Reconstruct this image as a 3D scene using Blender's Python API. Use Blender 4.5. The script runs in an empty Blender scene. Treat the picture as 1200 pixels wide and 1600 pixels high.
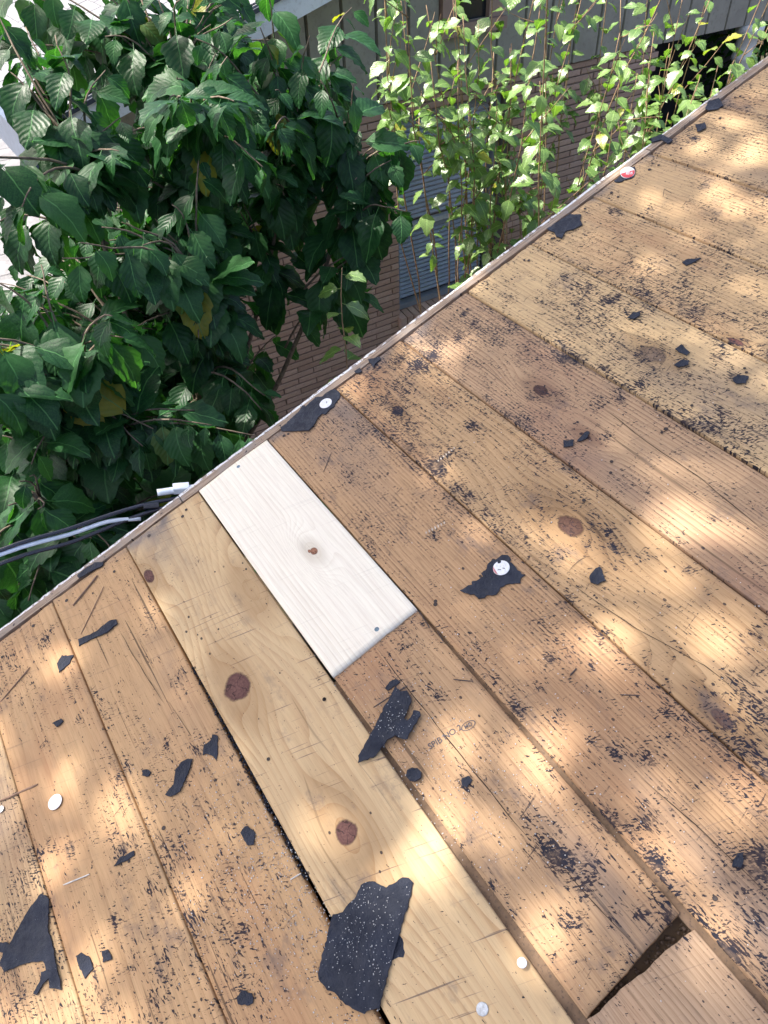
import bpy, bmesh, math, random
import numpy as np
from mathutils import Vector, Matrix, noise, Euler
random.seed(7); rng = np.random.default_rng(7)
scn = bpy.context.scene
COL = scn.collection

# ---------------------------------------------------------------- camera, sky, sun, exposure
PITCH = math.radians(19.65)
CAM = Vector((-0.4425, -1.1911, 0.9391))
RX = Vector((0.84048, -0.54085, -0.03288)); RY = Vector((-0.38818, -0.55868, -0.73293)); RZ = Vector((0.37804, 0.62878, -0.67950))
cam_data = bpy.data.cameras.new('camera')
cam = bpy.data.objects.new('camera', cam_data); COL.objects.link(cam)
m = Matrix((RX, -RY, -RZ)).transposed().to_4x4(); m.translation = CAM
cam.matrix_world = m
cam_data.sensor_fit = 'VERTICAL'; cam_data.sensor_height = 24; cam_data.lens = 24 * 1172.54 / 1600
cam_data.clip_start = 0.02; cam_data.clip_end = 400
scn.camera = cam

SUN = Vector((-0.40, 0.34, 0.85)).normalized()       # direction towards the sun
elev = math.asin(SUN.z); az = math.atan2(SUN.x, SUN.y)
world = bpy.data.worlds.new('World'); scn.world = world; world.use_nodes = True
wn = world.node_tree.nodes; wl = world.node_tree.links; wn.clear()
sky = wn.new('ShaderNodeTexSky'); sky.sky_type = 'NISHITA'; sky.sun_disc = False
sky.sun_elevation = elev; sky.sun_rotation = az; sky.air_density = 0.7; sky.dust_density = 5.0; sky.ozone_density = 0.5
bg = wn.new('ShaderNodeBackground'); bg.inputs['Strength'].default_value = 0.15
wo = wn.new('ShaderNodeOutputWorld'); wl.new(sky.outputs[0], bg.inputs[0]); wl.new(bg.outputs[0], wo.inputs[0])
sd = bpy.data.lights.new('sun', 'SUN'); sd.energy = 4.0; sd.angle = math.radians(0.53); sd.color = (1.0, 0.93, 0.83)
so = bpy.data.objects.new('sun', sd); COL.objects.link(so); so.rotation_euler = SUN.to_track_quat('Z', 'Y').to_euler()
scn.view_settings.view_transform = 'Standard'; scn.view_settings.look = 'None'
scn.view_settings.gamma = 1.0; scn.view_settings.exposure = 1.38; scn.view_settings.use_curve_mapping = False

# ---------------------------------------------------------------- measured data (metres, on the roof plane)
SCRAPS={'big': [(-0.3602, -0.8398), (-0.3499, -0.832), (-0.3387, -0.8368), (-0.3308, -0.8356), (-0.3113, -0.8331), (-0.2995, -0.8261), (-0.285, -0.8314), (-0.2782, -0.8426), (-0.2729, -0.8505), (-0.2604, -0.8531), (-0.2498, -0.8534), (-0.2421, -0.8603), (-0.242, -0.8674), (-0.2531, -0.8778), (-0.2731, -0.8933), (-0.2822, -0.8986), (-0.3002, -0.9117), (-0.3178, -0.9244), (-0.3386, -0.9398), (-0.3566, -0.9538), (-0.3672, -0.9475), (-0.3752, -0.9471), (-0.3813, -0.9388), (-0.389, -0.9252), (-0.3939, -0.9067), (-0.4008, -0.899), (-0.4035, -0.8816), (-0.4011, -0.8748), (-0.3865, -0.8623), (-0.3728, -0.8516)], 'under': [(-0.3187, -0.9209), (-0.3111, -0.9223), (-0.3008, -0.927), (-0.2972, -0.9254), (-0.2893, -0.911), (-0.2819, -0.8973), (-0.2995, -0.9034)], 'wing': [(-0.1031, -0.6311), (-0.104, -0.6441), (-0.0942, -0.6507), (-0.098, -0.6674), (-0.1095, -0.6748), (-0.1231, -0.6823), (-0.1213, -0.6882), (-0.1135, -0.6886), (-0.1043, -0.6816), (-0.0979, -0.6895), (-0.1027, -0.696), (-0.1217, -0.7026), (-0.1359, -0.7111), (-0.1432, -0.7047), (-0.1479, -0.6944), (-0.1615, -0.6909), (-0.1728, -0.6957), (-0.1874, -0.6995), (-0.2, -0.6948), (-0.214, -0.689), (-0.2075, -0.6823), (-0.179, -0.6695), (-0.1542, -0.657), (-0.1352, -0.6474), (-0.118, -0.6405)], 'capmid': [(0.0708, -0.572), (0.0866, -0.5739), (0.09, -0.5764), (0.0933, -0.5715), (0.1048, -0.5781), (0.1122, -0.5772), (0.1141, -0.5724), (0.1208, -0.5716), (0.1241, -0.5725), (0.1347, -0.5663), (0.1422, -0.5654), (0.1533, -0.57), (0.1605, -0.5696), (0.1677, -0.5772), (0.1663, -0.5852), (0.1617, -0.589), (0.1607, -0.5981), (0.1603, -0.6095), (0.1605, -0.6247), (0.1533, -0.6239), (0.1476, -0.6296), (0.1412, -0.6239), (0.1344, -0.6179), (0.1199, -0.6131), (0.1155, -0.6167), (0.1083, -0.6175), (0.1014, -0.6147), (0.0952, -0.6077), (0.0898, -0.6095), (0.0832, -0.6046), (0.0821, -0.5979), (0.0813, -0.5922), (0.0761, -0.5854), (0.0731, -0.5792)], 'capedge': [(0.0341, -0.0047), (0.0386, 0.0033), (0.0482, 0.0026), (0.0653, 0.0062), (0.0894, 0.0098), (0.1029, 0.0184), (0.1073, 0.0143), (0.1048, 0.0089), (0.1281, 0.0123), (0.1383, 0.0124), (0.1474, 0.0022), (0.161, 0.0051), (0.1765, -0.0002), (0.1791, -0.0095), (0.1782, -0.0229), (0.1687, -0.0337), (0.1581, -0.0372), (0.1474, -0.0434), (0.1379, -0.0426), (0.1255, -0.0465), (0.1199, -0.0395), (0.1047, -0.0425), (0.0971, -0.0495), (0.0849, -0.0533), (0.0755, -0.0552), (0.0627, -0.0409), (0.0492, -0.0272)], 'leftbig': [(-0.7134, -0.5201), (-0.7043, -0.5344), (-0.7192, -0.5761), (-0.7192, -0.5999), (-0.7199, -0.6193), (-0.7217, -0.6309), (-0.7209, -0.6506), (-0.725, -0.6633), (-0.7387, -0.6503), (-0.7365, -0.6376), (-0.7459, -0.6388), (-0.7589, -0.6465), (-0.7626, -0.6408), (-0.7468, -0.6302), (-0.7448, -0.6236), (-0.7362, -0.6251), (-0.7374, -0.6112), (-0.7622, -0.5963), (-0.7956, -0.5849), (-0.8007, -0.5696), (-0.7924, -0.559), (-0.7979, -0.5516), (-0.7949, -0.5401), (-0.7836, -0.5468), (-0.7801, -0.5546), (-0.7574, -0.5404), (-0.7343, -0.5259)], 'farflap': [(0.7698, 0.0001), (0.8085, -0.002), (0.8311, -0.0049), (0.8439, -0.028), (0.8297, -0.0398), (0.8191, -0.0575), (0.7996, -0.052), (0.7851, -0.041), (0.764, -0.0539), (0.763, -0.0382), (0.7706, -0.023)], 'sliver': [(-0.4543, -0.4971), (-0.4416, -0.4936), (-0.43, -0.4955), (-0.4242, -0.5018), (-0.4335, -0.5109), (-0.4491, -0.5234), (-0.4623, -0.5338), (-0.4801, -0.5302), (-0.4847, -0.5214), (-0.4783, -0.5179), (-0.4679, -0.5165)], 'arrow': [(-0.4066, -0.5075), (-0.3984, -0.4946), (-0.3857, -0.4944), (-0.3788, -0.4889), (-0.3722, -0.4969), (-0.3832, -0.5189), (-0.3929, -0.5302), (-0.3949, -0.5176), (-0.4015, -0.5097)], 'chip9': [(-0.4101, -0.6546), (-0.4047, -0.651), (-0.3965, -0.6509), (-0.3902, -0.6672), (-0.4006, -0.6822), (-0.4086, -0.6758)], 'strip10': [(-0.5144, -0.1322), (-0.4801, -0.1439), (-0.4461, -0.1431), (-0.4347, -0.1512), (-0.4363, -0.1618), (-0.4632, -0.1631), (-0.4929, -0.1527), (-0.5173, -0.1473)], 'chip11': [(-0.5678, -0.1495), (-0.553, -0.1402), (-0.5331, -0.1588), (-0.5454, -0.1675), (-0.568, -0.1721)], 'chip12': [(-0.6912, -0.6372), (-0.6828, -0.6394), (-0.6719, -0.6547), (-0.6735, -0.6694), (-0.6875, -0.6734), (-0.6912, -0.6533)], 'chip13': [(-0.507, -0.8294), (-0.4976, -0.8277), (-0.4886, -0.8398), (-0.4918, -0.8489), (-0.4992, -0.8469), (-0.5101, -0.8386)], 'chip14': [(-0.6534, -0.6586), (-0.6458, -0.6626), (-0.6439, -0.6769), (-0.6566, -0.6723)], 'chip15': [(-0.5967, -0.5627), (-0.5833, -0.5582), (-0.5621, -0.5636), (-0.563, -0.5705), (-0.5796, -0.5686)], 'chip16': [(1.2555, 0.0062), (1.2814, 0.0203), (1.3003, 0.0069), (1.2805, -0.0223), (1.262, -0.0208), (1.2516, -0.0063)], 'chip17': [(1.1173, 0.0363), (1.1398, 0.0259), (1.1319, -0.0157), (1.1178, -0.0135), (1.1242, 0.0112), (1.106, 0.0221)], 'chip18': [(1.1988, -0.0179), (1.2134, -0.0315), (1.1986, -0.0478), (1.1787, -0.0421)], 'chip19': [(0.0732, -1.0906), (0.0911, -1.0856), (0.0965, -1.0884), (0.0903, -1.0938), (0.0804, -1.0977)], 'chip20': [(0.666, -0.3396), (0.6831, -0.339), (0.6917, -0.3466), (0.6833, -0.3548), (0.6705, -0.3513)], 'chip21': [(0.8352, -0.3141), (0.8473, -0.316), (0.8629, -0.3355), (0.8421, -0.3312), (0.8333, -0.3263)], 'chip22': [(0.2303, -0.6941), (0.2478, -0.6932), (0.2519, -0.6957), (0.2453, -0.7093), (0.241, -0.7181), (0.2272, -0.7145), (0.2231, -0.7052)], 'chip23': [(0.6567, -0.4658), (0.6695, -0.4671), (0.6649, -0.4905), (0.6567, -0.4909), (0.6534, -0.4747)], 'chip24': [(0.6262, -0.4904), (0.6441, -0.493), (0.6484, -0.5032), (0.6398, -0.5088), (0.6266, -0.4996)], 'chip25': [(0.385, -0.4686), (0.3983, -0.4809), (0.3874, -0.4899), (0.3765, -0.4805)], 'chip26': [(0.4002, -0.4868), (0.4215, -0.4827), (0.4289, -0.4879), (0.4139, -0.4959), (0.4009, -0.4913)], 'chip27': [(0.274, 0.0095), (0.2952, -0.0035), (0.2911, -0.0137), (0.2763, -0.0143), (0.2675, -0.023), (0.2703, -0.0063)], 'chip28': [(0.2333, 0.0073), (0.2479, 0.0032), (0.2444, -0.0106), (0.2328, -0.0022)], 'trimscrap': [(-0.4671, 0.0154), (-0.4453, 0.0169), (-0.4235, 0.0131), (-0.4073, -0.0009), (-0.4157, -0.0081), (-0.4431, 0.0014), (-0.4654, 0.0034)], 'redunder': [(0.9626, -0.0052), (0.9808, -0.0031), (1.0176, -0.0034), (1.0236, -0.007), (1.0131, -0.0205), (0.9977, -0.0325), (0.9888, -0.0318), (0.9757, -0.0226), (0.9652, -0.0187), (0.9619, -0.0123)], 'blob24': [(-0.1639, -0.7465), (-0.1562, -0.7472), (-0.1495, -0.754), (-0.1483, -0.762), (-0.155, -0.7679), (-0.1641, -0.766), (-0.1695, -0.7591), (-0.1688, -0.7517)], 'smallE': [(-0.1191, -0.6212), (-0.1022, -0.618), (-0.0948, -0.6224), (-0.094, -0.6302), (-0.1056, -0.6288), (-0.1172, -0.6275)], 'chip31': [(0.6571, -0.5859), (0.6697, -0.588), (0.6766, -0.6035), (0.6626, -0.609), (0.6519, -0.599)], 'chip32': [(1.1953, -0.018), (1.2115, -0.0249), (1.2091, -0.0378), (1.1942, -0.0458), (1.1804, -0.0441)], 'chip33': [(-0.5027, -0.4575), (-0.4929, -0.464), (-0.4912, -0.4716), (-0.4973, -0.4743), (-0.5062, -0.466)], 'chip34': [(-0.1108, -0.805), (-0.0993, -0.8079), (-0.1008, -0.8156), (-0.1127, -0.819), (-0.1161, -0.8118)], 'chip35': [(-0.6116, -0.2584), (-0.5951, -0.2628), (-0.5936, -0.2718), (-0.6071, -0.2725)]}
KNOTS={'cd1': [(-0.308, -0.4472), (-0.292, -0.424), (-0.292, -0.4662)], 'cd2': [(-0.2799, -0.7583), (-0.2686, -0.7425), (-0.2676, -0.7704)], 'cd0': [(-0.3441, -0.1117), (-0.3431, -0.1306), (-0.3343, -0.1096)], 'ef': [(0.2738, -0.6071), (0.2762, -0.6381), (0.2895, -0.5948)], 'fgHole': [(0.2319, -0.1607), (0.2365, -0.1771), (0.2398, -0.1519)], 'fg2': [(0.2015, -0.9656), (0.2111, -0.983), (0.2075, -0.9572)], 'hi': [(0.6275, -0.44), (0.6395, -0.4673), (0.6391, -0.4258)], 'white': [(-0.0704, -0.3188), (-0.0696, -0.3293), (-0.0625, -0.3154)], 'gh': [(0.4419, -0.3467), (0.4155, -0.364), (0.46, -0.3441)], 'gh2': [(0.4346, -0.4949), (0.3928, -0.4999), (0.4364, -0.5083)], 'ij': [(0.7303, -0.5314), (0.7396, -0.563), (0.7375, -0.5225)], 'eh3': [(0.2473, -0.3384), (0.2812, -0.3439), (0.2525, -0.326)]}
SPOTS=[(0.2949, 0.0562, 0.0154), (0.336, -0.0948, 0.0176), (0.3213, -0.0444, 0.0088), (0.3739, -0.1008, 0.0099), (0.4811, -0.0063, 0.0099), (0.4889, -0.0529, 0.0088), (0.4823, -0.0939, 0.011), (0.5807, -0.0121, 0.0099), (0.4343, -0.1001, 0.0099), (0.3675, -0.0981, 0.0154), (0.3016, -0.3088, 0.0132), (0.1999, -0.3507, 0.022), (0.1975, -0.4019, 0.0154), (0.1999, -0.4358, 0.0176), (0.1991, -0.4847, 0.0198), (0.1911, -0.2598, 0.0088), (0.5228, -0.319, 0.0176), (0.4201, -0.3446, 0.011), (0.6818, -0.2733, 0.011), (0.6985, -0.2821, 0.0077), (0.6875, -0.2146, 0.011), (0.6864, -0.1414, 0.0088), (0.4842, -0.4513, 0.0176), (0.5132, -0.4761, 0.0132), (0.5371, -0.3383, 0.0132), (0.6808, -0.5342, 0.0154), (0.4432, -0.5165, 0.011), (0.5512, -0.3984, 0.0088), (0.4902, -0.6262, 0.011), (0.504, -0.5794, 0.0066), (0.5393, -0.6008, 0.0077), (0.5558, -0.6318, 0.011), (0.6648, -0.5879, 0.0132), (0.2674, -0.611, 0.0132), (0.3112, -0.658, 0.0099), (0.2921, -0.6841, 0.011), (0.3162, -0.7259, 0.0099), (0.3364, -0.7867, 0.0121), (0.4273, -0.7521, 0.0077), (0.1705, -0.7042, 0.011), (0.1796, -0.7788, 0.0066), (0.0961, -0.7552, 0.0132), (0.0514, -0.8242, 0.0077), (0.0561, -0.8815, 0.0077), (0.0533, -0.7756, 0.011), (0.0099, -0.7811, 0.0154), (0.1576, -0.9162, 0.0066), (0.2991, -0.9064, 0.0099), (0.3283, -0.9146, 0.0132), (-0.0633, -0.6871, 0.0143), (-0.0672, -0.6592, 0.0066), (0.0295, -0.6645, 0.0066), (-0.0613, -0.6082, 0.0066), (-0.0524, -0.587, 0.0077), (-0.1124, -0.8115, 0.0132), (-0.0774, -0.9043, 0.011), (-0.0783, -0.948, 0.0264), (-0.0765, -0.9637, 0.0198), (-0.0504, -0.9701, 0.0088), (-0.0615, -0.9986, 0.0176), (-0.0767, -1.0091, 0.0132), (-0.1131, -1.0203, 0.0176), (-0.0982, -1.0316, 0.011), (-0.0454, -0.9928, 0.0088), (-0.0806, -1.0856, 0.0088), (-0.0439, -1.0643, 0.011), (-0.0212, -1.0816, 0.011), (-0.0746, -1.0494, 0.0088), (0.0391, -0.994, 0.0176), (0.0105, -1.0368, 0.0132), (0.0033, -0.9648, 0.0154), (0.1127, -1.0998, 0.0176), (0.0554, -1.1477, 0.011), (0.0096, -1.1486, 0.011), (0.0966, -1.1089, 0.0132), (0.1839, -0.5252, 0.011), (0.2307, -0.3303, 0.0066), (1.0855, 0.097, 0.0066), (1.3449, 0.0707, 0.0132), (1.3601, 0.0295, 0.011), (1.1634, -0.047, 0.011), (1.1887, -0.015, 0.0088), (1.0529, -0.0319, 0.0099), (0.9328, -0.1383, 0.0088), (0.8861, -0.0747, 0.0066), (1.041, -0.1833, 0.0088), (1.5034, 0.1074, 0.011), (-0.5592, -0.6265, 0.0088), (-0.5799, -0.5495, 0.011), (-0.6533, -0.4911, 0.0154), (-0.6962, -0.4571, 0.0198), (-0.6313, -0.2861, 0.0154), (-0.5736, -0.2919, 0.011), (-0.5645, -0.2848, 0.0088), (-0.5994, -0.2692, 0.0099), (-0.5209, -0.4301, 0.011), (-0.4095, -0.4917, 0.011), (-0.4485, -0.4445, 0.0088), (-0.3847, -0.3542, 0.0198), (-0.5735, -0.0759, 0.0176), (-0.5556, -0.0653, 0.0154), (-0.4751, -0.364, 0.011), (-0.4572, -0.1598, 0.0088), (-0.2963, -0.3397, 0.0088), (-0.2377, -0.328, 0.0099), (-0.2376, -0.2926, 0.0066), (-0.3321, -0.1898, 0.0099), (-0.2494, -0.2157, 0.0088), (-0.3093, -0.155, 0.011), (-0.2533, -0.1625, 0.0088), (-0.7336, -0.5619, 0.011), (-0.4643, -0.7645, 0.0088), (-0.624, -0.6342, 0.011), (-0.6096, -0.7585, 0.011), (-0.0221, -1.1013, 0.0132), (0.0963, -0.9386, 0.0154), (0.066, -0.9125, 0.011), (0.1322, -0.8022, 0.0077), (0.5988, -0.6195, 0.0132), (0.5601, -0.475, 0.0088)]
DISCS={'left': (-0.6503, -0.3997), 'edge': (0.1411, -0.0214), 'mid': (0.1439, -0.5877), 'nail': (-0.1868, -1.0201), 'bignail': (-0.2542, -1.0272), 'silver': (-0.7395, -0.3407), 'red': (0.9955, -0.0144), 'screw1': (-0.0715, -0.5304), 'screw2': (-0.0809, -0.0164), 'stamp0': (-0.1217, -0.7373), 'stamp1': (-0.0724, -0.7459), 'oval': (-0.0569, -0.752), 'edgeblack': (0.2693, 0.0076), 'redtip': (1.0197, -0.0323)}
STICKS={'dark_over_wing': ((-0.1495, -0.6352), (-0.0892, -0.6433), 0.0024200000000000003), 'brown_wide': ((-0.4312, -0.0211), (-0.4982, -0.0485), 0.00495), 'brown_thin': ((-0.4294, -0.0575), (-0.5067, -0.1251), 0.0022), 'left_long': ((-0.6162, -0.1127), (-0.6881, -0.1383), 0.0027500000000000003), 'left_brown': ((-0.739, -0.324), (-0.6692, -0.3469), 0.00495), 'white': ((-0.6785, -0.5319), (-0.6359, -0.5462), 0.0024200000000000003), 'dark_short': ((-0.03, -0.6823), (-0.0095, -0.7051), 0.0017600000000000003), 'dark2': ((0.1298, -0.8588), (0.1483, -0.8768), 0.0017600000000000003), 'dark3': ((0.0994, -0.793), (0.1133, -0.7913), 0.00286), 'twigA': ((0.0078, -0.6021), (0.018, -0.6074), 0.00154), 'twigB': ((0.0006, -0.6013), (-0.0046, -0.6233), 0.00143), 'arcA': ((0.2159, -0.6664), (0.2515, -0.6668), 0.0008800000000000001), 'bend1': ((0.9732, -0.1367), (0.9941, -0.1205), 0.0011), 'bend2': ((0.9941, -0.1205), (0.9899, -0.1454), 0.0011), 'fleck': ((-0.0005, -0.5517), (-0.0058, -0.589), 0.0017600000000000003), 'splintEF': ((0.0402, -0.1733), (0.0773, -0.1443), 0.00132), 'white2': ((-0.3783, -0.7566), (-0.3613, -0.7597), 0.0022)}
SUNGAPS=[(-0.6119, -0.0578, 0.0441), (-0.54, -0.1078, 0.0252), (-0.378, -0.262, 0.0378), (-0.6634, -0.1653, 0.042), (-0.7067, -0.2504, 0.0315), (-0.258, -0.0117, 0.042), (0.1135, -0.1426, 0.0252), (0.1586, -0.0932, 0.0168), (0.7558, -0.2157, 0.063), (0.7079, -0.2114, 0.0315), (-0.0913, -0.8067, 0.0357), (-0.1341, -0.8318, 0.0273), (0.3036, -0.8283, 0.0357), (0.293, -0.8874, 0.0378), (0.1988, -0.8511, 0.0273), (0.2265, -0.9855, 0.0315), (0.2284, -0.9642, 0.0231), (0.3471, -0.6285, 0.021), (-0.4312, -0.5876, 0.0231), (-0.3862, -0.4427, 0.0294), (-0.4092, -0.4367, 0.0168), (1.6003, 0.1806, 0.021), (1.2425, 0.1907, 0.0231), (-0.2443, -1.0212, 0.0315), (-0.1933, -1.0424, 0.0294), (-0.2825, -0.9277, 0.0252), (-0.1226, -1.0625, 0.0378), (0.1025, -0.8756, 0.021), (0.8997, -0.1437, 0.0273), (0.7156, -0.417, 0.0273), (1.1266, -0.1065, 0.0231), (-0.2292, -0.5544, 0.0147), (0.5252, 0.0749, 0.0147), (0.164, 0.043, 0.0105), (0.0366, -0.767, 0.0147), (0.064, -1.0789, 0.0378), (0.0792, -0.9972, 0.0231), (-0.694, -0.3451, 0.0273), (-0.5019, -0.5047, 0.0315), (0.7942, -0.3125, 0.0315)]


SPOTS += [(0.1020, -0.4528, 0.010), (0.2002, -0.3264, 0.014), (0.2319, -0.1607, 0.011)]
# ---------------------------------------------------------------- helpers
def tag(o, label=None, cat=None, group=None, kind=None):
    if label: o['label'] = label
    if cat: o['category'] = cat
    if group: o['group'] = group
    if kind: o['kind'] = kind
    return o
def empty(name, loc=(0, 0, 0), rot=(0, 0, 0)):
    o = bpy.data.objects.new(name, None); COL.objects.link(o); o.location = loc; o.rotation_euler = rot
    o.empty_display_size = 0.1
    return o
def link(name, me, mat=None, parent=None):
    o = bpy.data.objects.new(name, me); COL.objects.link(o)
    if mat and len(me.materials) == 0: me.materials.append(mat)
    if parent: o.parent = parent
    return o
def mesh(name, verts, faces, smooth=False):
    me = bpy.data.meshes.new(name); me.from_pydata([tuple(v) for v in verts], [], faces); me.update()
    if smooth:
        me.polygons.foreach_set('use_smooth', [True] * len(me.polygons))
    return me
def np_mesh(name, V, F, smooth=False):
    """V (n,3), F (m,k) arrays -> mesh"""
    me = bpy.data.meshes.new(name); k = F.shape[1]
    me.vertices.add(len(V)); me.vertices.foreach_set('co', V.astype(np.float32).ravel())
    me.loops.add(F.size); me.loops.foreach_set('vertex_index', F.astype(np.int32).ravel())
    me.polygons.add(len(F)); me.polygons.foreach_set('loop_start', np.arange(0, F.size, k, dtype=np.int32))
    me.polygons.foreach_set('loop_total', np.full(len(F), k, dtype=np.int32))
    if smooth: me.polygons.foreach_set('use_smooth', np.ones(len(F), dtype=bool))
    me.update(calc_edges=True); me.validate()
    return me
class MB:
    def __init__(s): s.v = []; s.f = []
    def poly(s, vs, fs):
        b = len(s.v); s.v += [tuple(v) for v in vs]; s.f += [tuple(b + i for i in f) for f in fs]
    def box(s, x0, x1, y0, y1, z0, z1):
        s.poly([(x0,y0,z0),(x1,y0,z0),(x1,y1,z0),(x0,y1,z0),(x0,y0,z1),(x1,y0,z1),(x1,y1,z1),(x0,y1,z1)],
               [(0,3,2,1),(4,5,6,7),(0,1,5,4),(1,2,6,5),(2,3,7,6),(3,0,4,7)])
    def bbox(s, x0, x1, y0, y1, z0, z1, b=0.003):
        """box with its four front (-y) edges chamfered"""
        vs = [(x0,y1,z0),(x1,y1,z0),(x1,y1,z1),(x0,y1,z1),
              (x0,y0+b,z0),(x1,y0+b,z0),(x1,y0+b,z1),(x0,y0+b,z1),
              (x0+b,y0,z0+b),(x1-b,y0,z0+b),(x1-b,y0,z1-b),(x0+b,y0,z1-b)]
        s.poly(vs, [(0,3,2,1),(0,1,5,4),(1,2,6,5),(2,3,7,6),(3,0,4,7),(4,5,9,8),(5,6,10,9),(6,7,11,10),(7,4,8,11),(8,9,10,11)])
    def tube(s, pts, rad, n=6, cap=True):
        pts = [Vector(p) for p in pts]
        if not hasattr(rad, '__len__'): rad = [rad] * len(pts)
        b = len(s.v); up = Vector((0.13, 0.21, 1)).normalized()
        for i, p in enumerate(pts):
            d = (pts[min(i + 1, len(pts) - 1)] - pts[max(i - 1, 0)]).normalized()
            if abs(d.dot(up)) > 0.97: up = Vector((1, 0.1, 0)).normalized()
            a = d.cross(up).normalized(); c = a.cross(d)
            for k in range(n):
                t = 2 * math.pi * k / n
                s.v.append(tuple(p + (a * math.cos(t) + c * math.sin(t)) * rad[i]))
        for i in range(len(pts) - 1):
            for k in range(n):
                s.f.append((b + i*n + k, b + i*n + (k+1) % n, b + (i+1)*n + (k+1) % n, b + (i+1)*n + k))
        if cap:
            s.f.append(tuple(b + k for k in range(n))[::-1]); s.f.append(tuple(b + (len(pts)-1)*n + k for k in range(n)))
    def build(s, name, mat=None, parent=None, smooth=False):
        return link(name, mesh(name, s.v, s.f, smooth), mat, parent)

ROOF_ROT = (0, -PITCH, 0)
RM = Euler(ROOF_ROT).to_matrix()
def d2w(x, y, z=0.0): return RM @ Vector((x, y, z))

# ---------------------------------------------------------------- node helper
class N:
    def __init__(s, name):
        s.m = bpy.data.materials.new(name); s.m.use_nodes = True; s.t = s.m.node_tree; s.t.nodes.clear()
        s.out = s.t.nodes.new('ShaderNodeOutputMaterial')
    def node(s, typ, **kw):
        n = s.t.nodes.new(typ)
        for k, v in kw.items(): setattr(n, k, v)
        return n
    def put(s, sock, v):
        if isinstance(v, bpy.types.NodeSocket): s.t.links.new(v, sock)
        elif v is not None:
            if hasattr(sock.default_value, '__len__') and not hasattr(v, '__len__'): v = (v, v, v)
            if hasattr(v, '__len__') and len(v) == 3 and len(sock.default_value) == 4: v = (*v, 1)
            sock.default_value = v
    def math(s, op, a, b=None, c=None, clamp=False):
        n = s.node('ShaderNodeMath', operation=op, use_clamp=clamp); s.put(n.inputs[0], a)
        if b is not None: s.put(n.inputs[1], b)
        if c is not None: s.put(n.inputs[2], c)
        return n.outputs[0]
    def comb(s, x, y, z):
        n = s.node('ShaderNodeCombineXYZ'); s.put(n.inputs[0], x); s.put(n.inputs[1], y); s.put(n.inputs[2], z); return n.outputs[0]
    def sep(s, v):
        n = s.node('ShaderNodeSeparateXYZ'); s.put(n.inputs[0], v); return n.outputs
    def noise(s, vec, scale=1.0, detail=2.0, rough=0.5, dim='3D'):
        n = s.node('ShaderNodeTexNoise', noise_dimensions=dim); s.put(n.inputs['Vector'], vec)
        n.inputs['Scale'].default_value = scale; n.inputs['Detail'].default_value = detail; n.inputs['Roughness'].default_value = rough
        return n.outputs[0]
    def vor(s, vec, scale=1.0, feature='F1', rnd=1.0):
        n = s.node('ShaderNodeTexVoronoi', feature=feature); s.put(n.inputs['Vector'], vec); n.inputs['Scale'].default_value = scale
        n.inputs['Randomness'].default_value = rnd
        return n.outputs
    def mix(s, f, a, b, mode='MIX'):
        n = s.node('ShaderNodeMix', data_type='RGBA', blend_type=mode); s.put(n.inputs[0], f); s.put(n.inputs[6], a); s.put(n.inputs[7], b)
        return n.outputs[2]
    def step(s, v, lo, hi, a=0.0, b=1.0):
        n = s.node('ShaderNodeMapRange', interpolation_type='SMOOTHSTEP'); s.put(n.inputs[0], v); s.put(n.inputs[1], lo); s.put(n.inputs[2], hi)
        s.put(n.inputs[3], a); s.put(n.inputs[4], b); return n.outputs[0]
    def attr(s, name):
        return s.node('ShaderNodeAttribute', attribute_name=name).outputs['Fac']
    def obj(s): return s.node('ShaderNodeTexCoord').outputs['Object']
    def rand(s): return s.node('ShaderNodeObjectInfo').outputs['Random']
    def bump(s, h, strength=0.5, dist=0.001):
        n = s.node('ShaderNodeBump'); s.put(n.inputs['Height'], h); n.inputs['Strength'].default_value = strength; n.inputs['Distance'].default_value = dist
        return n.outputs[0]
    def bsdf(s, color, rough=0.7, normal=None, spec=0.5, metal=0.0, **kw):
        n = s.node('ShaderNodeBsdfPrincipled'); s.put(n.inputs['Base Color'], color); s.put(n.inputs['Roughness'], rough)
        n.inputs['Specular IOR Level'].default_value = spec; s.put(n.inputs['Metallic'], metal)
        if normal is not None: s.put(n.inputs['Normal'], normal)
        return n.outputs[0]
    def done(s, sh): s.t.links.new(sh, s.out.inputs[0]); return s.m

def simple(name, c, rough=0.6, var=0.15, scale=20, metal=0.0, bump=0.2, spec=0.5, dirt=None):
    n = N(name); o = n.obj(); f = n.noise(o, scale, 5, 0.6)
    f2 = n.noise(o, scale * 6, 3, 0.6)
    col = n.mix(n.step(f, 0.3, 0.7), tuple(v * (1 - var) for v in c), tuple(min(1, v * (1 + var)) for v in c))
    if dirt: col = n.mix(n.step(f2, 0.52, 0.7, 0, 0.7), col, dirt)
    return n.done(n.bsdf(col, rough, n.bump(f2, bump, 0.001), spec, metal))

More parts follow.
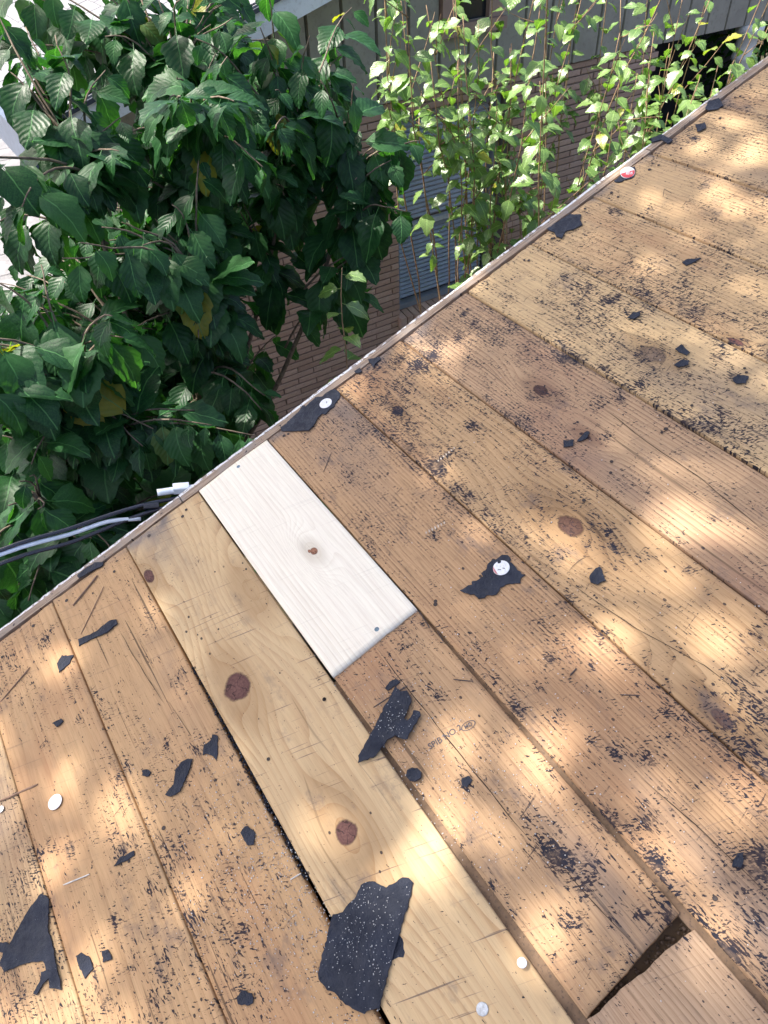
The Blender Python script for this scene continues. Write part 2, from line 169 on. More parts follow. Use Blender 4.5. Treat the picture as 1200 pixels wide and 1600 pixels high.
# ---------------------------------------------------------------- wood of the roof boards
TAR = (0.009, 0.012, 0.025)  # slight blue is the sky's reflection, put into the tar colour
def wood(name, seed, light, dark, freq=95.0, warp=1.6, knots=(), fiber=0.5, ring=0.6, crackamt=0.5, tar=True, sawn=0.3, redden=(0.30,0.14,0.075), rough=0.72, ktone=(0.115, 0.05, 0.042)):
    n = N(name); o = n.obj(); x, y, z = n.sep(o)
    xg = x; kmask = None; kcol = None; halo = None; rphase = None; radm = None
    for (kx, ky, rx, ry, R) in [k_[:5] for k_ in knots]:
        dx = n.math('SUBTRACT', x, kx); dy = n.math('SUBTRACT', y, ky)
        ex = n.math('DIVIDE', dx, R); ey = n.math('DIVIDE', dy, R * 2.3)
        g = n.math('EXPONENT', n.math('MULTIPLY', n.math('ADD', n.math('MULTIPLY', ex, ex), n.math('MULTIPLY', ey, ey)), -1.0))
        xg = n.math('SUBTRACT', xg, n.math('MULTIPLY', n.math('MULTIPLY', dx, g), 0.93))
        rp = n.math('MULTIPLY', n.math('MULTIPLY', g, n.math('SQRT', n.math('ADD', n.math('MULTIPLY', ex, ex), n.math('MULTIPLY', ey, ey)))), 5.5)
        rphase = rp if rphase is None else n.math('ADD', rphase, rp)
        a = n.math('DIVIDE', dx, rx); b = n.math('DIVIDE', dy, ry)
        an = n.math('ARCTAN2', b, a); rad_ = n.math('SINE', n.math('ADD', n.math('MULTIPLY', an, 4.0), n.math('MULTIPLY', n.noise(o, 90, 2, 0.5), 9.0)))
        radm = rad_ if radm is None else n.mix(n.step(g, 0.5, 0.6), n.comb(radm, radm, radm), n.comb(rad_, rad_, rad_))
        r = n.math('SQRT', n.math('ADD', n.math('MULTIPLY', a, a), n.math('MULTIPLY', b, b)))
        r = n.math('ADD', r, n.math('MULTIPLY', n.math('SUBTRACT', n.noise(o, 60, 3, 0.6), 0.5), 0.55))
        kmask = n.math('SUBTRACT', 1.0, n.step(r, 0.86, 1.10)) if kmask is None else n.math('MAXIMUM', kmask, n.math('SUBTRACT', 1.0, n.step(r, 0.86, 1.10)))
        kcol = r if kcol is None else n.math('MINIMUM', kcol, r)
        halo = g if halo is None else n.math('MAXIMUM', halo, g)
    low = n.noise(n.comb(n.math('MULTIPLY', xg, 7.0), n.math('MULTIPLY', y, 1.1), seed), 1, 2, 0.5)
    low2 = n.noise(n.comb(n.math('MULTIPLY', xg, 30.0), n.math('MULTIPLY', y, 3.0), seed + 9), 1, 2, 0.5)
    phase = n.math('ADD', n.math('ADD', n.math('MULTIPLY', xg, freq), n.math('MULTIPLY', low, warp * 6)), n.math('MULTIPLY', low2, 1.1))
    if rphase is not None: phase = n.math('ADD', phase, rphase)
    saw = n.math('FRACT', phase)
    ringv = n.math('POWER', saw, 2.6)                       # soft rise, sharp latewood edge
    fib = n.noise(n.comb(n.math('MULTIPLY', x, 520.0), n.math('MULTIPLY', y, 22.0), seed), 1, 4, 0.65)
    fib2 = n.noise(n.comb(n.math('MULTIPLY', x, 160.0), n.math('MULTIPLY', y, 5.0), seed + 3), 1, 3, 0.6)
    blot = n.noise(n.comb(n.math('MULTIPLY', x, 6.0), n.math('MULTIPLY', y, 2.6), seed + 5), 1, 4, 0.6)
    blot2 = n.noise(n.comb(n.math('MULTIPLY', x, 22.0), n.math('MULTIPLY', y, 13.0), seed + 15), 1, 5, 0.65)
    mod = n.step(n.noise(n.comb(n.math('MULTIPLY', x, 26.0), n.math('MULTIPLY', y, 1.6), seed + 20), 1, 2, 0.5), 0.3, 0.7, 0.35, 1.0)
    col = n.mix(n.math('MULTIPLY', n.math('MULTIPLY', ringv, ring), mod), light, dark)
    col = n.mix(n.math('MULTIPLY', n.step(fib, 0.45, 0.72), fiber), col, tuple(c * 0.55 for c in dark))
    col = n.mix(n.step(blot, 0.45, 0.75, 0, 0.55 if tar else 0.1), col, redden)
    col = n.mix(n.step(blot2, 0.55, 0.8, 0, 0.35 if tar else 0.05), col, (0.16, 0.13, 0.11))
    col = n.mix(n.step(fib2, 0.35, 0.7, 0, 0.22), col, tuple(min(1, c * 1.35) for c in light))
    # straight saw / scratch marks across the grain
    sx = n.math('ADD', n.math('MULTIPLY', x, 0.35), y)
    scr = n.noise(n.comb(n.math('MULTIPLY', sx, 260.0), n.math('MULTIPLY', x, 9.0), seed + 31), 1, 2, 0.5)
    col = n.mix(n.math('MULTIPLY', n.step(scr, 0.64, 0.72), sawn), col, (0.14, 0.10, 0.085))
    if halo is not None:
        col = n.mix(n.math('MULTIPLY', n.step(halo, 0.25, 0.95), 0.5 if tar else 0.35), col, tuple(c * 0.72 for c in dark))
        kc = n.mix(n.step(kcol, 0.0, 0.9), tuple(c * 1.4 for c in ktone), ktone)
        kr = n.math('MULTIPLY', n.math('FRACT', n.math('MULTIPLY', kcol, 4.0)), 0.4)
        kc = n.mix(kr, kc, tuple(c * 2.0 for c in ktone))
        kc = n.mix(n.step(kcol, 0.85, 1.0, 0, 0.7), kc, tuple(c * 0.35 for c in ktone))
        rsel = n.sep(radm)[0] if radm.type == 'RGBA' else radm
        kc = n.mix(n.step(rsel, 0.90, 0.99, 0, 0.8), kc, tuple(c * 0.25 for c in ktone))
        kc = n.mix(n.step(n.noise(o, 220, 4, 0.7), 0.4, 0.7, 0, 0.6), kc, tuple(c * 0.6 for c in ktone))
        col = n.mix(kmask, col, kc)
    # long drying cracks
    cr = n.noise(n.comb(n.math('MULTIPLY', xg, 130.0), n.math('MULTIPLY', y, 2.2), seed + 40), 1, 2, 0.5)
    crack = n.math('MULTIPLY', n.step(cr, 0.685, 0.715), crackamt)
    col = n.mix(crack, col, (0.035, 0.02, 0.015))
    h = n.math('ADD', n.math('MULTIPLY', ringv, 0.55), n.math('MULTIPLY', fib, 0.6))
    h = n.math('SUBTRACT', h, n.math('MULTIPLY', crack, 1.5))
    ro = rough
    if tar:
        t = n.attr('tar'); w = n.attr('weather')
        col = n.mix(n.math('MULTIPLY', n.step(w, 0.25, 1.0), n.step(blot2, 0.3, 0.6, 0.4, 0.95)), col, (0.15, 0.13, 0.125))
        sm = n.noise(n.comb(n.math('MULTIPLY', x, 16.0), n.math('MULTIPLY', y, 9.0), seed + 50), 1, 5, 0.7)
        col = n.mix(n.step(sm, 0.56, 0.74, 0, 0.6), col, (0.10, 0.085, 0.09))
        wob = n.noise(n.comb(n.math('MULTIPLY', x, 45.0), n.math('MULTIPLY', y, 32.0), seed + 2), 1, 3, 0.6)
        te = n.math('ADD', t, n.math('MULTIPLY', n.math('SUBTRACT', wob, 0.5), 1.1))
        te = n.math('ADD', te, n.math('MULTIPLY', n.math('SUBTRACT', ringv, 0.35), 0.30))
        sA = n.noise(n.comb(n.math('MULTIPLY', n.math('ADD', x, n.math('MULTIPLY', y, 0.12)), 430.0), n.math('MULTIPLY', y, 120.0), seed + 6), 1, 2.5, 0.6)
        sB = n.noise(n.comb(n.math('MULTIPLY', n.math('SUBTRACT', x, n.math('MULTIPLY', y, 0.6)), 130.0), n.math('MULTIPLY', n.math('ADD', y, n.math('MULTIPLY', x, 0.6)), 330.0), seed + 16), 1, 2.5, 0.6)
        sel = n.step(n.noise(n.comb(n.math('MULTIPLY', x, 40.0), n.math('MULTIPLY', y, 30.0), seed + 18), 1, 2, 0.5), 0.42, 0.58)
        sp = n.math('ADD', n.math('MULTIPLY', sA, sel), n.math('MULTIPLY', sB, n.math('SUBTRACT', 1.0, sel)))
        thr = n.math('SUBTRACT', 0.69, n.math('MULTIPLY', n.math('MAXIMUM', te, 0.0), 0.20))
        a1 = n.step(n.math('SUBTRACT', sp, thr), 0.0, 0.012)
        # crosswise smear: thin bars left by the old roofing
        bars = n.noise(n.comb(n.math('MULTIPLY', n.math('ADD', x, n.math('MULTIPLY', y, 0.2)), 28.0), n.math('MULTIPLY', n.math('SUBTRACT', y, n.math('MULTIPLY', x, 0.25)), 210.0), seed + 8), 1, 3, 0.6)
        a2 = n.math('MULTIPLY', n.step(bars, 0.675, 0.70), n.step(te, 0.1, 0.55))
        dots = n.vor(n.comb(n.math('MULTIPLY', x, 60.0), n.math('MULTIPLY', y, 42.0), seed + 12), 1)
        dr = n.step(n.noise(n.comb(n.math('MULTIPLY', x, 8.0), n.math('MULTIPLY', y, 6.0), seed + 13), 1, 2), 0.35, 0.65, 0.03, 0.15)
        a3 = n.math('MULTIPLY', n.math('SUBTRACT', 1.0, n.step(dots[0], n.math('SUBTRACT', dr, 0.02), dr)), n.math('GREATER_THAN', n.sep(dots[1])[0], 0.62))
        a = n.math('MAXIMUM', n.math('MAXIMUM', a1, n.math('MULTIPLY', a2, 0.85)), n.math('MULTIPLY', a3, 0.9))
        sme = n.noise(n.comb(n.math('MULTIPLY', x, 330.0), n.math('MULTIPLY', y, 9.0), seed + 60), 1, 4, 0.65)
        smm = n.math('MULTIPLY', n.step(sme, 0.46, 0.68), n.step(te, 0.25, 0.95, 0, 0.6))
        col = n.mix(smm, col, (0.055, 0.045, 0.05))
        a = n.math('MULTIPLY', a, n.step(n.noise(n.comb(n.math('MULTIPLY', x, 70.0), n.math('MULTIPLY', y, 50.0), seed + 61), 1, 3, 0.6), 0.30, 0.50, 0.45, 1.0))
        tone = n.mix(n.step(wob, 0.35, 0.65), (0.028, 0.020, 0.026), TAR)
        tar_smudge = n.step(te, 0.75, 1.3, 0, 0.35)  # soft grey smudge where the tar is dense
        col = n.mix(tar_smudge, col, (0.10, 0.085, 0.085))
        col = n.mix(n.math('MULTIPLY', a, 0.97), col, tone)
        h = n.math('ADD', h, n.math('MULTIPLY', a, 0.9))
        ro = rough
    return n.done(n.bsdf(col, ro, n.bump(h, 0.45, 0.0007), 0.22))

def felt_mat():
    n = N('asphalt_felt'); o = n.obj()
    f = n.noise(o, 18, 4, 0.6); g = n.noise(o, 420, 3, 0.7)
    col = n.mix(n.step(f, 0.35, 0.7), (0.012, 0.016, 0.030), (0.024, 0.030, 0.050))
    v = n.vor(o, 330)
    spk = n.math('MULTIPLY', n.math('SUBTRACT', 1.0, n.step(v[0], 0.10, 0.2)), n.math('GREATER_THAN', n.sep(v[1])[0], 0.80))
    col = n.mix(n.math('MULTIPLY', spk, n.step(f, 0.4, 0.6)), col, (0.22, 0.24, 0.27))
    cz = n.noise(o, 55, 5, 0.7); h = n.math('ADD', n.math('MULTIPLY', cz, 4.0), g)
    return n.done(n.bsdf(col, n.step(cz, 0.35, 0.65, 0.42, 0.75), n.bump(h, 0.8, 0.0018), 0.35))
FELT = felt_mat()

def leaf_mat(name, c1, c2, c3, trans=0.38, rough=0.42, spec=0.5, scale_n=1.0):
    n = N(name); uv = n.node('ShaderNodeUVMap', uv_map='leaf').outputs[0]; u, v, _ = n.sep(uv)
    au = n.math('ABSOLUTE', n.math('SUBTRACT', u, 0.5))
    vein = n.math('SINE', n.math('ADD', n.math('MULTIPLY', n.math('SUBTRACT', v, n.math('MULTIPLY', au, 0.95)), 40.0), n.math('MULTIPLY', n.noise(n.obj(), 9, 3, 0.6), 5.0)))
    veinl = n.step(vein, 0.86, 1.0)
    mid = n.math('SUBTRACT', 1.0, n.step(au, 0.008, 0.022))
    r = n.math('FRACT', n.math('ADD', n.rand(), n.attr('rnd')))
    col = n.mix(n.math('POWER', r, 1.8), c1, c2); col = n.mix(n.step(r, 0.975, 0.995), col, c3)
    bl = n.noise(n.obj(), 28, 3, 0.6)
    col = n.mix(n.step(bl, 0.35, 0.75, 0, 0.35), col, tuple(min(1, c * 1.5) for c in c2))
    col = n.mix(n.math('MULTIPLY', veinl, 0.16), col, tuple(min(1, c * 1.7 + 0.01) for c in c2))
    col = n.mix(n.math('MULTIPLY', mid, 0.7), col, tuple(min(1, c * 2.2 + 0.03) for c in c2))
    h = n.math('MULTIPLY', vein, -1.0)
    b = n.bump(n.math('ADD', h, n.math('MULTIPLY', n.noise(n.obj(), 60, 3, 0.6), 3.0)), 0.16, 0.003)
    p = n.bsdf(col, rough, b, spec)
    t = n.node('ShaderNodeBsdfTranslucent'); n.put(t.inputs[0], n.mix(1.0, col, (1.9, 2.3, 0.55), 'MULTIPLY')); n.put(t.inputs['Normal'], b)
    mx = n.node('ShaderNodeMixShader'); mx.inputs[0].default_value = trans
    n.t.links.new(p, mx.inputs[1]); n.t.links.new(t.outputs[0], mx.inputs[2])
    return n.done(mx.outputs[0])

def bark_mat(name, a, b):
    n = N(name); o = n.obj(); f = n.noise(o, 40, 5, 0.65); g = n.noise(o, 300, 2, 0.5)
    return n.done(n.bsdf(n.mix(n.step(f, 0.35, 0.65), a, b), 0.8, n.bump(n.math('ADD', f, n.math('MULTIPLY', g, 0.3)), 0.6, 0.002), 0.3))

# ================================================================ LARGE STRUCTURE
# ground: one sheet to the horizon
def ground_mat():
    n = N('ground'); o = n.obj(); f = n.noise(o, 1.2, 5, 0.6); g = n.noise(o, 26, 5, 0.7)
    col = n.mix(n.step(g, 0.35, 0.7), (0.035, 0.026, 0.018), (0.10, 0.075, 0.05))
    col = n.mix(n.step(f, 0.55, 0.75), col, (0.05, 0.075, 0.025))
    return n.done(n.bsdf(col, 0.95, n.bump(g, 0.8, 0.03), 0.2))
GZ = -2.9
g = MB(); g.poly([(-250, -250, GZ), (250, -250, GZ), (250, 250, GZ), (-250, 250, GZ)], [(0, 1, 2, 3)])
tag(g.build('ground', ground_mat()), kind='structure')
# pale concrete patio of separate slabs beyond the brick house
conc = simple('patio_concrete', (0.185, 0.185, 0.195), 0.85, 0.2, 3, bump=0.3, dirt=(0.13, 0.13, 0.135))
patio = tag(empty('patio', (-2, 9, GZ)), kind='structure')
pb = MB(); pb.box(-7.2, 2.65, -5.2, 14, 0.004, 0.03); pb.box(2.65, 6.2, -2.9, 14, 0.004, 0.03); pb.build('slab_bed', simple('joint_sand', (0.12, 0.11, 0.10)), patio)
slab_me = None
for i in range(7):
    for j in range(26):
        if i > 4 and j < 4: continue
        if slab_me is None:
            sb = MB(); sb.bbox(-0.895, 0.895, -0.295, 0.295, 0.03, 0.065, 0.01)
            sb.v = [(x, y, z) for x, y, z in sb.v]
            slab_me = mesh('slab', sb.v, sb.f); slab_me.materials.append(conc)
        s = bpy.data.objects.new('slab', slab_me); COL.objects.link(s); s.parent = patio
        s.location = (-5.6 + i * 1.82, -4.8 + j * 0.62, random.uniform(-0.004, 0.004))

# ---------------------------------------------------------------- the brick house
brick_m = N('roman_brick'); _o = brick_m.obj(); _r = brick_m.math('FRACT', brick_m.math('ADD', brick_m.rand(), brick_m.attr('rnd')))
_c = brick_m.mix(brick_m.step(_r, 0, 1), (0.40, 0.27, 0.215), (0.52, 0.365, 0.30))
_f = brick_m.noise(_o, 55, 5, 0.7); _c = brick_m.mix(brick_m.step(_f, 0.45, 0.75, 0, 0.5), _c, (0.30, 0.215, 0.18))
_c = brick_m.mix(brick_m.step(brick_m.noise(_o, 9, 3), 0.55, 0.75, 0, 0.4), _c, (0.52, 0.46, 0.41))
BRICK = brick_m.done(brick_m.bsdf(_c, 0.9, brick_m.bump(_f, 0.7, 0.004), 0.25))
MORTAR = simple('mortar', (0.20, 0.155, 0.13), 0.95, 0.2, 30)
SIDING = simple('siding_paint', (0.33, 0.32, 0.275), 0.65, 0.12, 5, dirt=(0.24, 0.23, 0.20))
WHITE = simple('white_trim_paint', (0.72, 0.75, 0.78), 0.5, 0.05, 8, dirt=(0.55, 0.56, 0.57))
PINKTRIM = simple('pinkish_brown_trim', (0.36, 0.25, 0.21), 0.6, 0.1, 8)
DARKIN = simple('porch_shade_dark', (0.016, 0.018, 0.022), 0.8, 0.2, 5)  # the porch's shade is put into a near-black base colour
SHINGLE = simple('pale_shingle', (0.20, 0.205, 0.225), 0.92, 0.14, 60, bump=0.8, dirt=(0.13, 0.13, 0.14))
YW = 3.63
house = empty('brick_house', (3.0, YW, GZ))
tag(house, 'brick house with long thin pinkish bricks, grey vertical siding above and pale shingle roof', 'house')
HO = Vector((-3.0, -YW, -GZ))
def hb(mb, name, mat, parent=None, smooth=False):      # mesh in world coordinates -> part of the house
    mb.v = [tuple(Vector(v) + HO) for v in mb.v]
    return mb.build(name, mat, parent or house, smooth)
WX0, WX1, WZ0, WZ1 = 2.70, 3.78, -2.13, -0.62
wb = MB()
wb.box(0.81, WX0, YW + 0.012, YW + 0.13, GZ, -0.5); wb.box(WX1, 5.28, YW + 0.012, YW + 0.13, GZ, -0.5)
wb.box(WX0, WX1, YW + 0.012, YW + 0.13, GZ, WZ0 - 0.13); wb.box(WX0, WX1, YW + 0.012, YW + 0.13, WZ1, -0.5)
wb.box(0.81, 0.93, YW + 0.13, 4.6, GZ, -0.5); wb.box(5.16, 5.28, YW + 0.13, 9.5, GZ, -0.5)
wall = hb(wb, 'wall', MORTAR)
# bricks: the nearest 300 in view are parts of their own
def project(p):
    c = Vector(p) - CAM; zc = c.dot(RZ)
    if zc <= 0.05: return None
    return 600 + 1172.54 * c.dot(RX) / zc, 800 + 1172.54 * c.dot(RY) / zc, zc
CH, BL = 0.0508, 0.305
cand = []
row = 0; zc_ = GZ
while zc_ + CH <= -0.49:
    off = (0.0 if row % 2 else BL / 2) + random.uniform(-0.012, 0.012)
    x = 0.80 - off
    while x < 5.30:
        x0, x1 = max(x, 0.80), min(x + BL - 0.010, 5.27 + (0.05 if row % 2 else 0.0))
        zt = zc_ + CH
        segs = [(x0, x1)]
        if zt > WZ0 - 0.13 and zc_ < WZ1:
            segs = []
            if x0 < WX0: segs.append((x0, min(x1, WX0)))
            if x1 > WX1: segs.append((max(x0, WX1), x1))
        for a, b in segs:
            if b - a > 0.02: cand.append((a, b, zc_ + 0.005, zt - 0.005))
        x += BL
    row += 1; zc_ += CH
def seen(c):
    p = project(((c[0] + c[1]) / 2, YW, (c[2] + c[3]) / 2))
    if p is None or not (-10 < p[0] < 1210 and -10 < p[1] < 1000): return 1e9
    # the roof edge hides whatever lies below it
    if p[1] > 990 - 0.745 * p[0] + 10: return 1e9
    return p[2] / (c[1] - c[0])
cand.sort(key=seen)
full_me = {}
for c in cand[:300]:
    w = round(c[1] - c[0], 2)
    if w not in full_me:
        for k in range(1):
            b = MB(); b.bbox(-w / 2, w / 2, -0.001, 0.05, -0.0195, 0.0195, 0.003)
            me = mesh('brick', b.v, b.f); me.materials.append(BRICK); full_me[w] = me
    o = bpy.data.objects.new('brick', full_me[w]); COL.objects.link(o); o.parent = wall
    o.location = Vector(((c[0] + c[1]) / 2, YW + random.uniform(-0.003, 0.004), (c[2] + c[3]) / 2)) + HO
    o.rotation_euler = (0, random.uniform(-0.004, 0.004), random.uniform(-0.006, 0.006))
b = MB(); rr = []
for c in cand[300:]:
    dy = random.uniform(-0.003, 0.003); b.bbox(c[0], c[1], YW + dy, YW + 0.05, c[2], c[3], 0.003); rr += [random.random()] * 12
rest = hb(b, 'bricks', BRICK, wall); tag(rest, kind='stuff')
at = rest.data.attributes.new('rnd', 'FLOAT', 'POINT'); at.data.foreach_set('value', rr)
# rowlock sill
n_s = 17; sw = (WX1 - WX0 + 0.04) / n_s
me = None
for i in range(n_s):
    if me is None:
        b = MB(); h = sw / 2 - 0.005
        vs = [(-h, -0.045, -0.06), (h, -0.045, -0.06), (h, 0.10, -0.06), (-h, 0.10, -0.06), (-h, -0.045, 0.035), (h, -0.045, 0.035), (h, 0.10, 0.065), (-h, 0.10, 0.065)]
        b.poly(vs, [(0,3,2,1),(4,5,6,7),(0,1,5,4),(1,2,6,5),(2,3,7,6),(3,0,4,7)]); me = mesh('sill_brick', b.v, b.f); me.materials.append(BRICK)
    o = bpy.data.objects.new('sill_brick', me); COL.objects.link(o); o.parent = wall
    o.location = Vector((WX0 - 0.02 + (i + 0.5) * sw, YW + random.uniform(-0.003, 0.003), WZ0 - 0.065)) + HO
# blinded window
GREYFRAME = simple('grey_blue_frame', (0.20, 0.23, 0.28), 0.5, 0.1, 10)
BLIND = simple('grey_blue_blind', (0.34, 0.42, 0.55), 0.45, 0.12, 6)
DARKR = simple('dark_reveal', (0.09, 0.075, 0.07), 0.8, 0.15, 12)
b = MB(); b.box(WX0, WX1, YW + 0.14, YW + 0.16, WZ0, WZ1)
win = hb(b, 'window', simple('window_back', (0.06, 0.07, 0.09), 0.5))
b = MB(); fw = 0.045
b.box(WX0, WX0 + fw, YW + 0.06, YW + 0.135, WZ0, WZ1); b.box(WX1 - 0.13, WX1 - 0.085, YW + 0.06, YW + 0.135, WZ0, WZ1)
b.box(WX0 + fw, WX1 - 0.13, YW + 0.06, YW + 0.135, WZ1 - fw, WZ1); b.box(WX0 + fw, WX1 - 0.13, YW + 0.06, YW + 0.135, WZ0, WZ0 + fw)
hb(b, 'frame', GREYFRAME, win).parent = win
b = MB(); b.box(WX1 - 0.085, WX1, YW + 0.02, YW + 0.135, WZ0, WZ1); hb(b, 'jamb', DARKR, win)
b = MB(); b.box(WX0 + fw, WX1 - 0.13, YW + 0.07, YW + 0.12, -1.47, -1.435); hb(b, 'meeting_rail', simple('pale_rail', (0.42, 0.46, 0.5), 0.5), win)
b = MB(); b.poly([(-0.43, 0, -0.016), (0.43, 0, -0.016), (0.43, -0.016, 0.0), (-0.43, -0.016, 0.0), (0.43, 0, 0.018), (-0.43, 0, 0.018)], [(0, 1, 2, 3), (3, 2, 4, 5)])
sl_me = mesh('slat', b.v, b.f); sl_me.materials.append(BLIND)
zz = WZ0 + fw + 0.03
while zz < WZ1 - fw - 0.02:
    if abs(zz + 1.452) > 0.035:
        o = bpy.data.objects.new('slat', sl_me); COL.objects.link(o); o.parent = win
        o.location = Vector(((WX0 + fw + WX1 - 0.13) / 2, YW + 0.125, zz)) + HO
    zz += 0.036
GL = N('pane_glass'); _g = GL.node('ShaderNodeBsdfGlossy'); _g.inputs['Roughness'].default_value = 0.03
_t = GL.node('ShaderNodeBsdfTransparent'); _m = GL.node('ShaderNodeMixShader'); _lw = GL.node('ShaderNodeLayerWeight'); _fc = GL.math('ADD', 0.04, GL.math('MULTIPLY', GL.math('POWER', _lw.outputs['Facing'], 4.0), 0.6))
GL.t.links.new(_fc, _m.inputs[0]); GL.t.links.new(_t.outputs[0], _m.inputs[1]); GL.t.links.new(_g.outputs[0], _m.inputs[2]); GLASS = GL.done(_m.outputs[0])
b = MB(); b.box(WX0 + fw, WX1 - 0.13, YW + 0.085, YW + 0.090, WZ0 + fw, WZ1 - fw)
hb(b, 'pane', GLASS, win)
# rake line of the gable roof
SL = 0.283
def rake_z(x): return 0.065 + (x - 1.5) * SL       # underside of the white rake board
UX0, UX1, UZ0 = 3.048, 3.552, -0.10                   # upper window
# siding boards
SP_ = 0.252; x = 0.80 - 0.02; si = 0
bk = MB(); 
bk.poly([(0.82, YW+0.005, -0.5), (8.9, YW+0.005, -0.5), (8.9, YW+0.005, 1.4), (6.2, YW+0.005, rake_z(6.2)), (0.82, YW+0.005, rake_z(0.82)+0.05),
         (0.82, YW+0.10, -0.5), (8.9, YW+0.10, -0.5), (8.9, YW+0.10, 1.4), (6.2, YW+0.10, rake_z(6.2)), (0.82, YW+0.10, rake_z(0.82)+0.05)],
        [(0,1,2,3,4), (5,9,8,7,6), (0,5,6,1), (1,6,7,2), (2,7,8,3), (3,8,9,4), (4,9,5,0)])
hb(bk, 'siding_backing', simple('siding_groove', (0.07, 0.07, 0.065), 0.9))
while x < 8.6:
    x0, x1 = x + 0.006, x + SP_ - 0.006
    z0 = -0.505 - (0.0 if x > 5.2 else 0.0)
    zt0, zt1 = min(rake_z(x0), 1.3), min(rake_z(x1), 1.3)
    if x1 > UX0 + 0.02 and x0 < UX1 - 0.02: zt0 = zt1 = UZ0
    b = MB(); yf, yb = YW - 0.028, YW + 0.003; c = 0.006
    b.poly([(x0, yb, z0), (x1, yb, z0), (x1, yb, zt1), (x0, yb, zt0), (x0 + c, yf, z0), (x1 - c, yf, z0), (x1 - c, yf, zt1), (x0 + c, yf, zt0)],
           [(0, 3, 2, 1), (4, 5, 6, 7), (0, 1, 5, 4), (1, 2, 6, 5), (2, 3, 7, 6), (3, 0, 4, 7)])
    hb(b, 'siding_board', SIDING); x += SP_
# upper window with pinkish trim
b = MB(); b.box(UX0, UX0 + 0.11, YW - 0.06, YW + 0.004, UZ0, 0.9); hb(b, 'window_trim', PINKTRIM)
b = MB(); b.box(UX0 - 0.03, UX1 + 0.03, YW - 0.09, YW + 0.004, UZ0 - 0.075, UZ0 - 0.002); hb(b, 'window_sill', PINKTRIM)
b = MB(); b.box(UX1 - 0.11, UX1, YW - 0.06, YW + 0.004, UZ0, 0.9); hb(b, 'window_trim', PINKTRIM)
b = MB(); b.box(UX0 + 0.11, UX1 - 0.11, YW - 0.02, YW - 0.005, UZ0, 0.9); hb(b, 'window_pane', simple('dark_glass', (0.02, 0.025, 0.03), 0.1, 0.1))
# white rake board, soffit, roof
b = MB(); xa, xb = 0.27, 6.0
for (y0, y1, lo, hi) in [(3.16, 3.20, 0.0, 0.125)]:
    vs = [(xa, y0, rake_z(xa)+lo), (xb, y0, rake_z(xb)+lo), (xb, y1, rake_z(xb)+lo), (xa, y1, rake_z(xa)+lo),
          (xa, y0, rake_z(xa)+hi), (xb, y0, rake_z(xb)+hi), (xb, y1, rake_z(xb)+hi), (xa, y1, rake_z(xa)+hi)]
    b.poly(vs, [(0,3,2,1),(4,5,6,7),(0,1,5,4),(1,2,6,5),(2,3,7,6),(3,0,4,7)])
hb(b, 'rake_board', WHITE)
def slope_slab(x0, x1, y0, y1, lo, hi, name, mat):
    b = MB(); vs = [(x0,y0,rake_z(x0)+lo),(x1,y0,rake_z(x1)+lo),(x1,y1,rake_z(x1)+lo),(x0,y1,rake_z(x0)+lo),
                    (x0,y0,rake_z(x0)+hi),(x1,y0,rake_z(x1)+hi),(x1,y1,rake_z(x1)+hi),(x0,y1,rake_z(x0)+hi)]
    b.poly(vs, [(0,3,2,1),(4,5,6,7),(0,1,5,4),(1,2,6,5),(2,3,7,6),(3,0,4,7)]); return hb(b, name, mat)
slope_slab(0.27, 6.0, 3.202, 9.8, 0.06, 0.10, 'soffit', WHITE)
slope_slab(0.25, 6.02, 3.14, 9.9, 0.127, 0.150, 'drip_edge', simple('dark_drip_edge', (0.05, 0.06, 0.08), 0.4))
roofp = slope_slab(0.26, 6.0, 3.16, 9.9, 0.151, 0.160, 'roof', SHINGLE)
b = MB(); b.box(0.17, 0.262, 3.16, 9.9, rake_z(0.27) - 0.06, rake_z(0.27) + 0.13); hb(b, 'gutter', simple('gutter_paint', (0.10, 0.13, 0.19), 0.4))
sh_me = None
for r_ in range(17):
    for c_ in range(17):
        if sh_me is None:
            b = MB(); b.box(-0.03, 0.145, -0.148, 0.148, 0.0, 0.006)
            sh_me = mesh('shingle', b.v, b.f); sh_me.materials.append(SHINGLE)
        o = bpy.data.objects.new('shingle', sh_me); COL.objects.link(o); o.parent = roofp
        xx = 0.29 + r_ * 0.138
        o.location = Vector((xx, 3.32 + c_ * 0.305 + (0.15 if r_ % 2 else 0), rake_z(xx) + 0.167 + random.uniform(0, 0.002))) + HO
        o.rotation_euler = (0, -math.atan(SL) + 0.03, random.uniform(-0.01, 0.01))
# porch: back wall, ceiling, floor
b = MB(); b.box(5.28, 11.4, 6.9, 7.0, GZ, -0.45); hb(b, 'porch_back_wall', DARKIN)
b = MB(); b.box(5.285, 11.4, YW + 0.11, 6.9, -0.47, -0.40); hb(b, 'porch_ceiling', DARKIN)
b = MB(); b.box(5.285, 5.30, YW + 0.135, 6.89, GZ, -0.475); hb(b, 'porch_side_wall', DARKIN)
b = MB(); b.box(5.3, 8.5, YW, 6.85, GZ + 0.004, GZ + 0.12); hb(b, 'porch_floor', simple('porch_concrete', (0.12, 0.12, 0.12), 0.9))
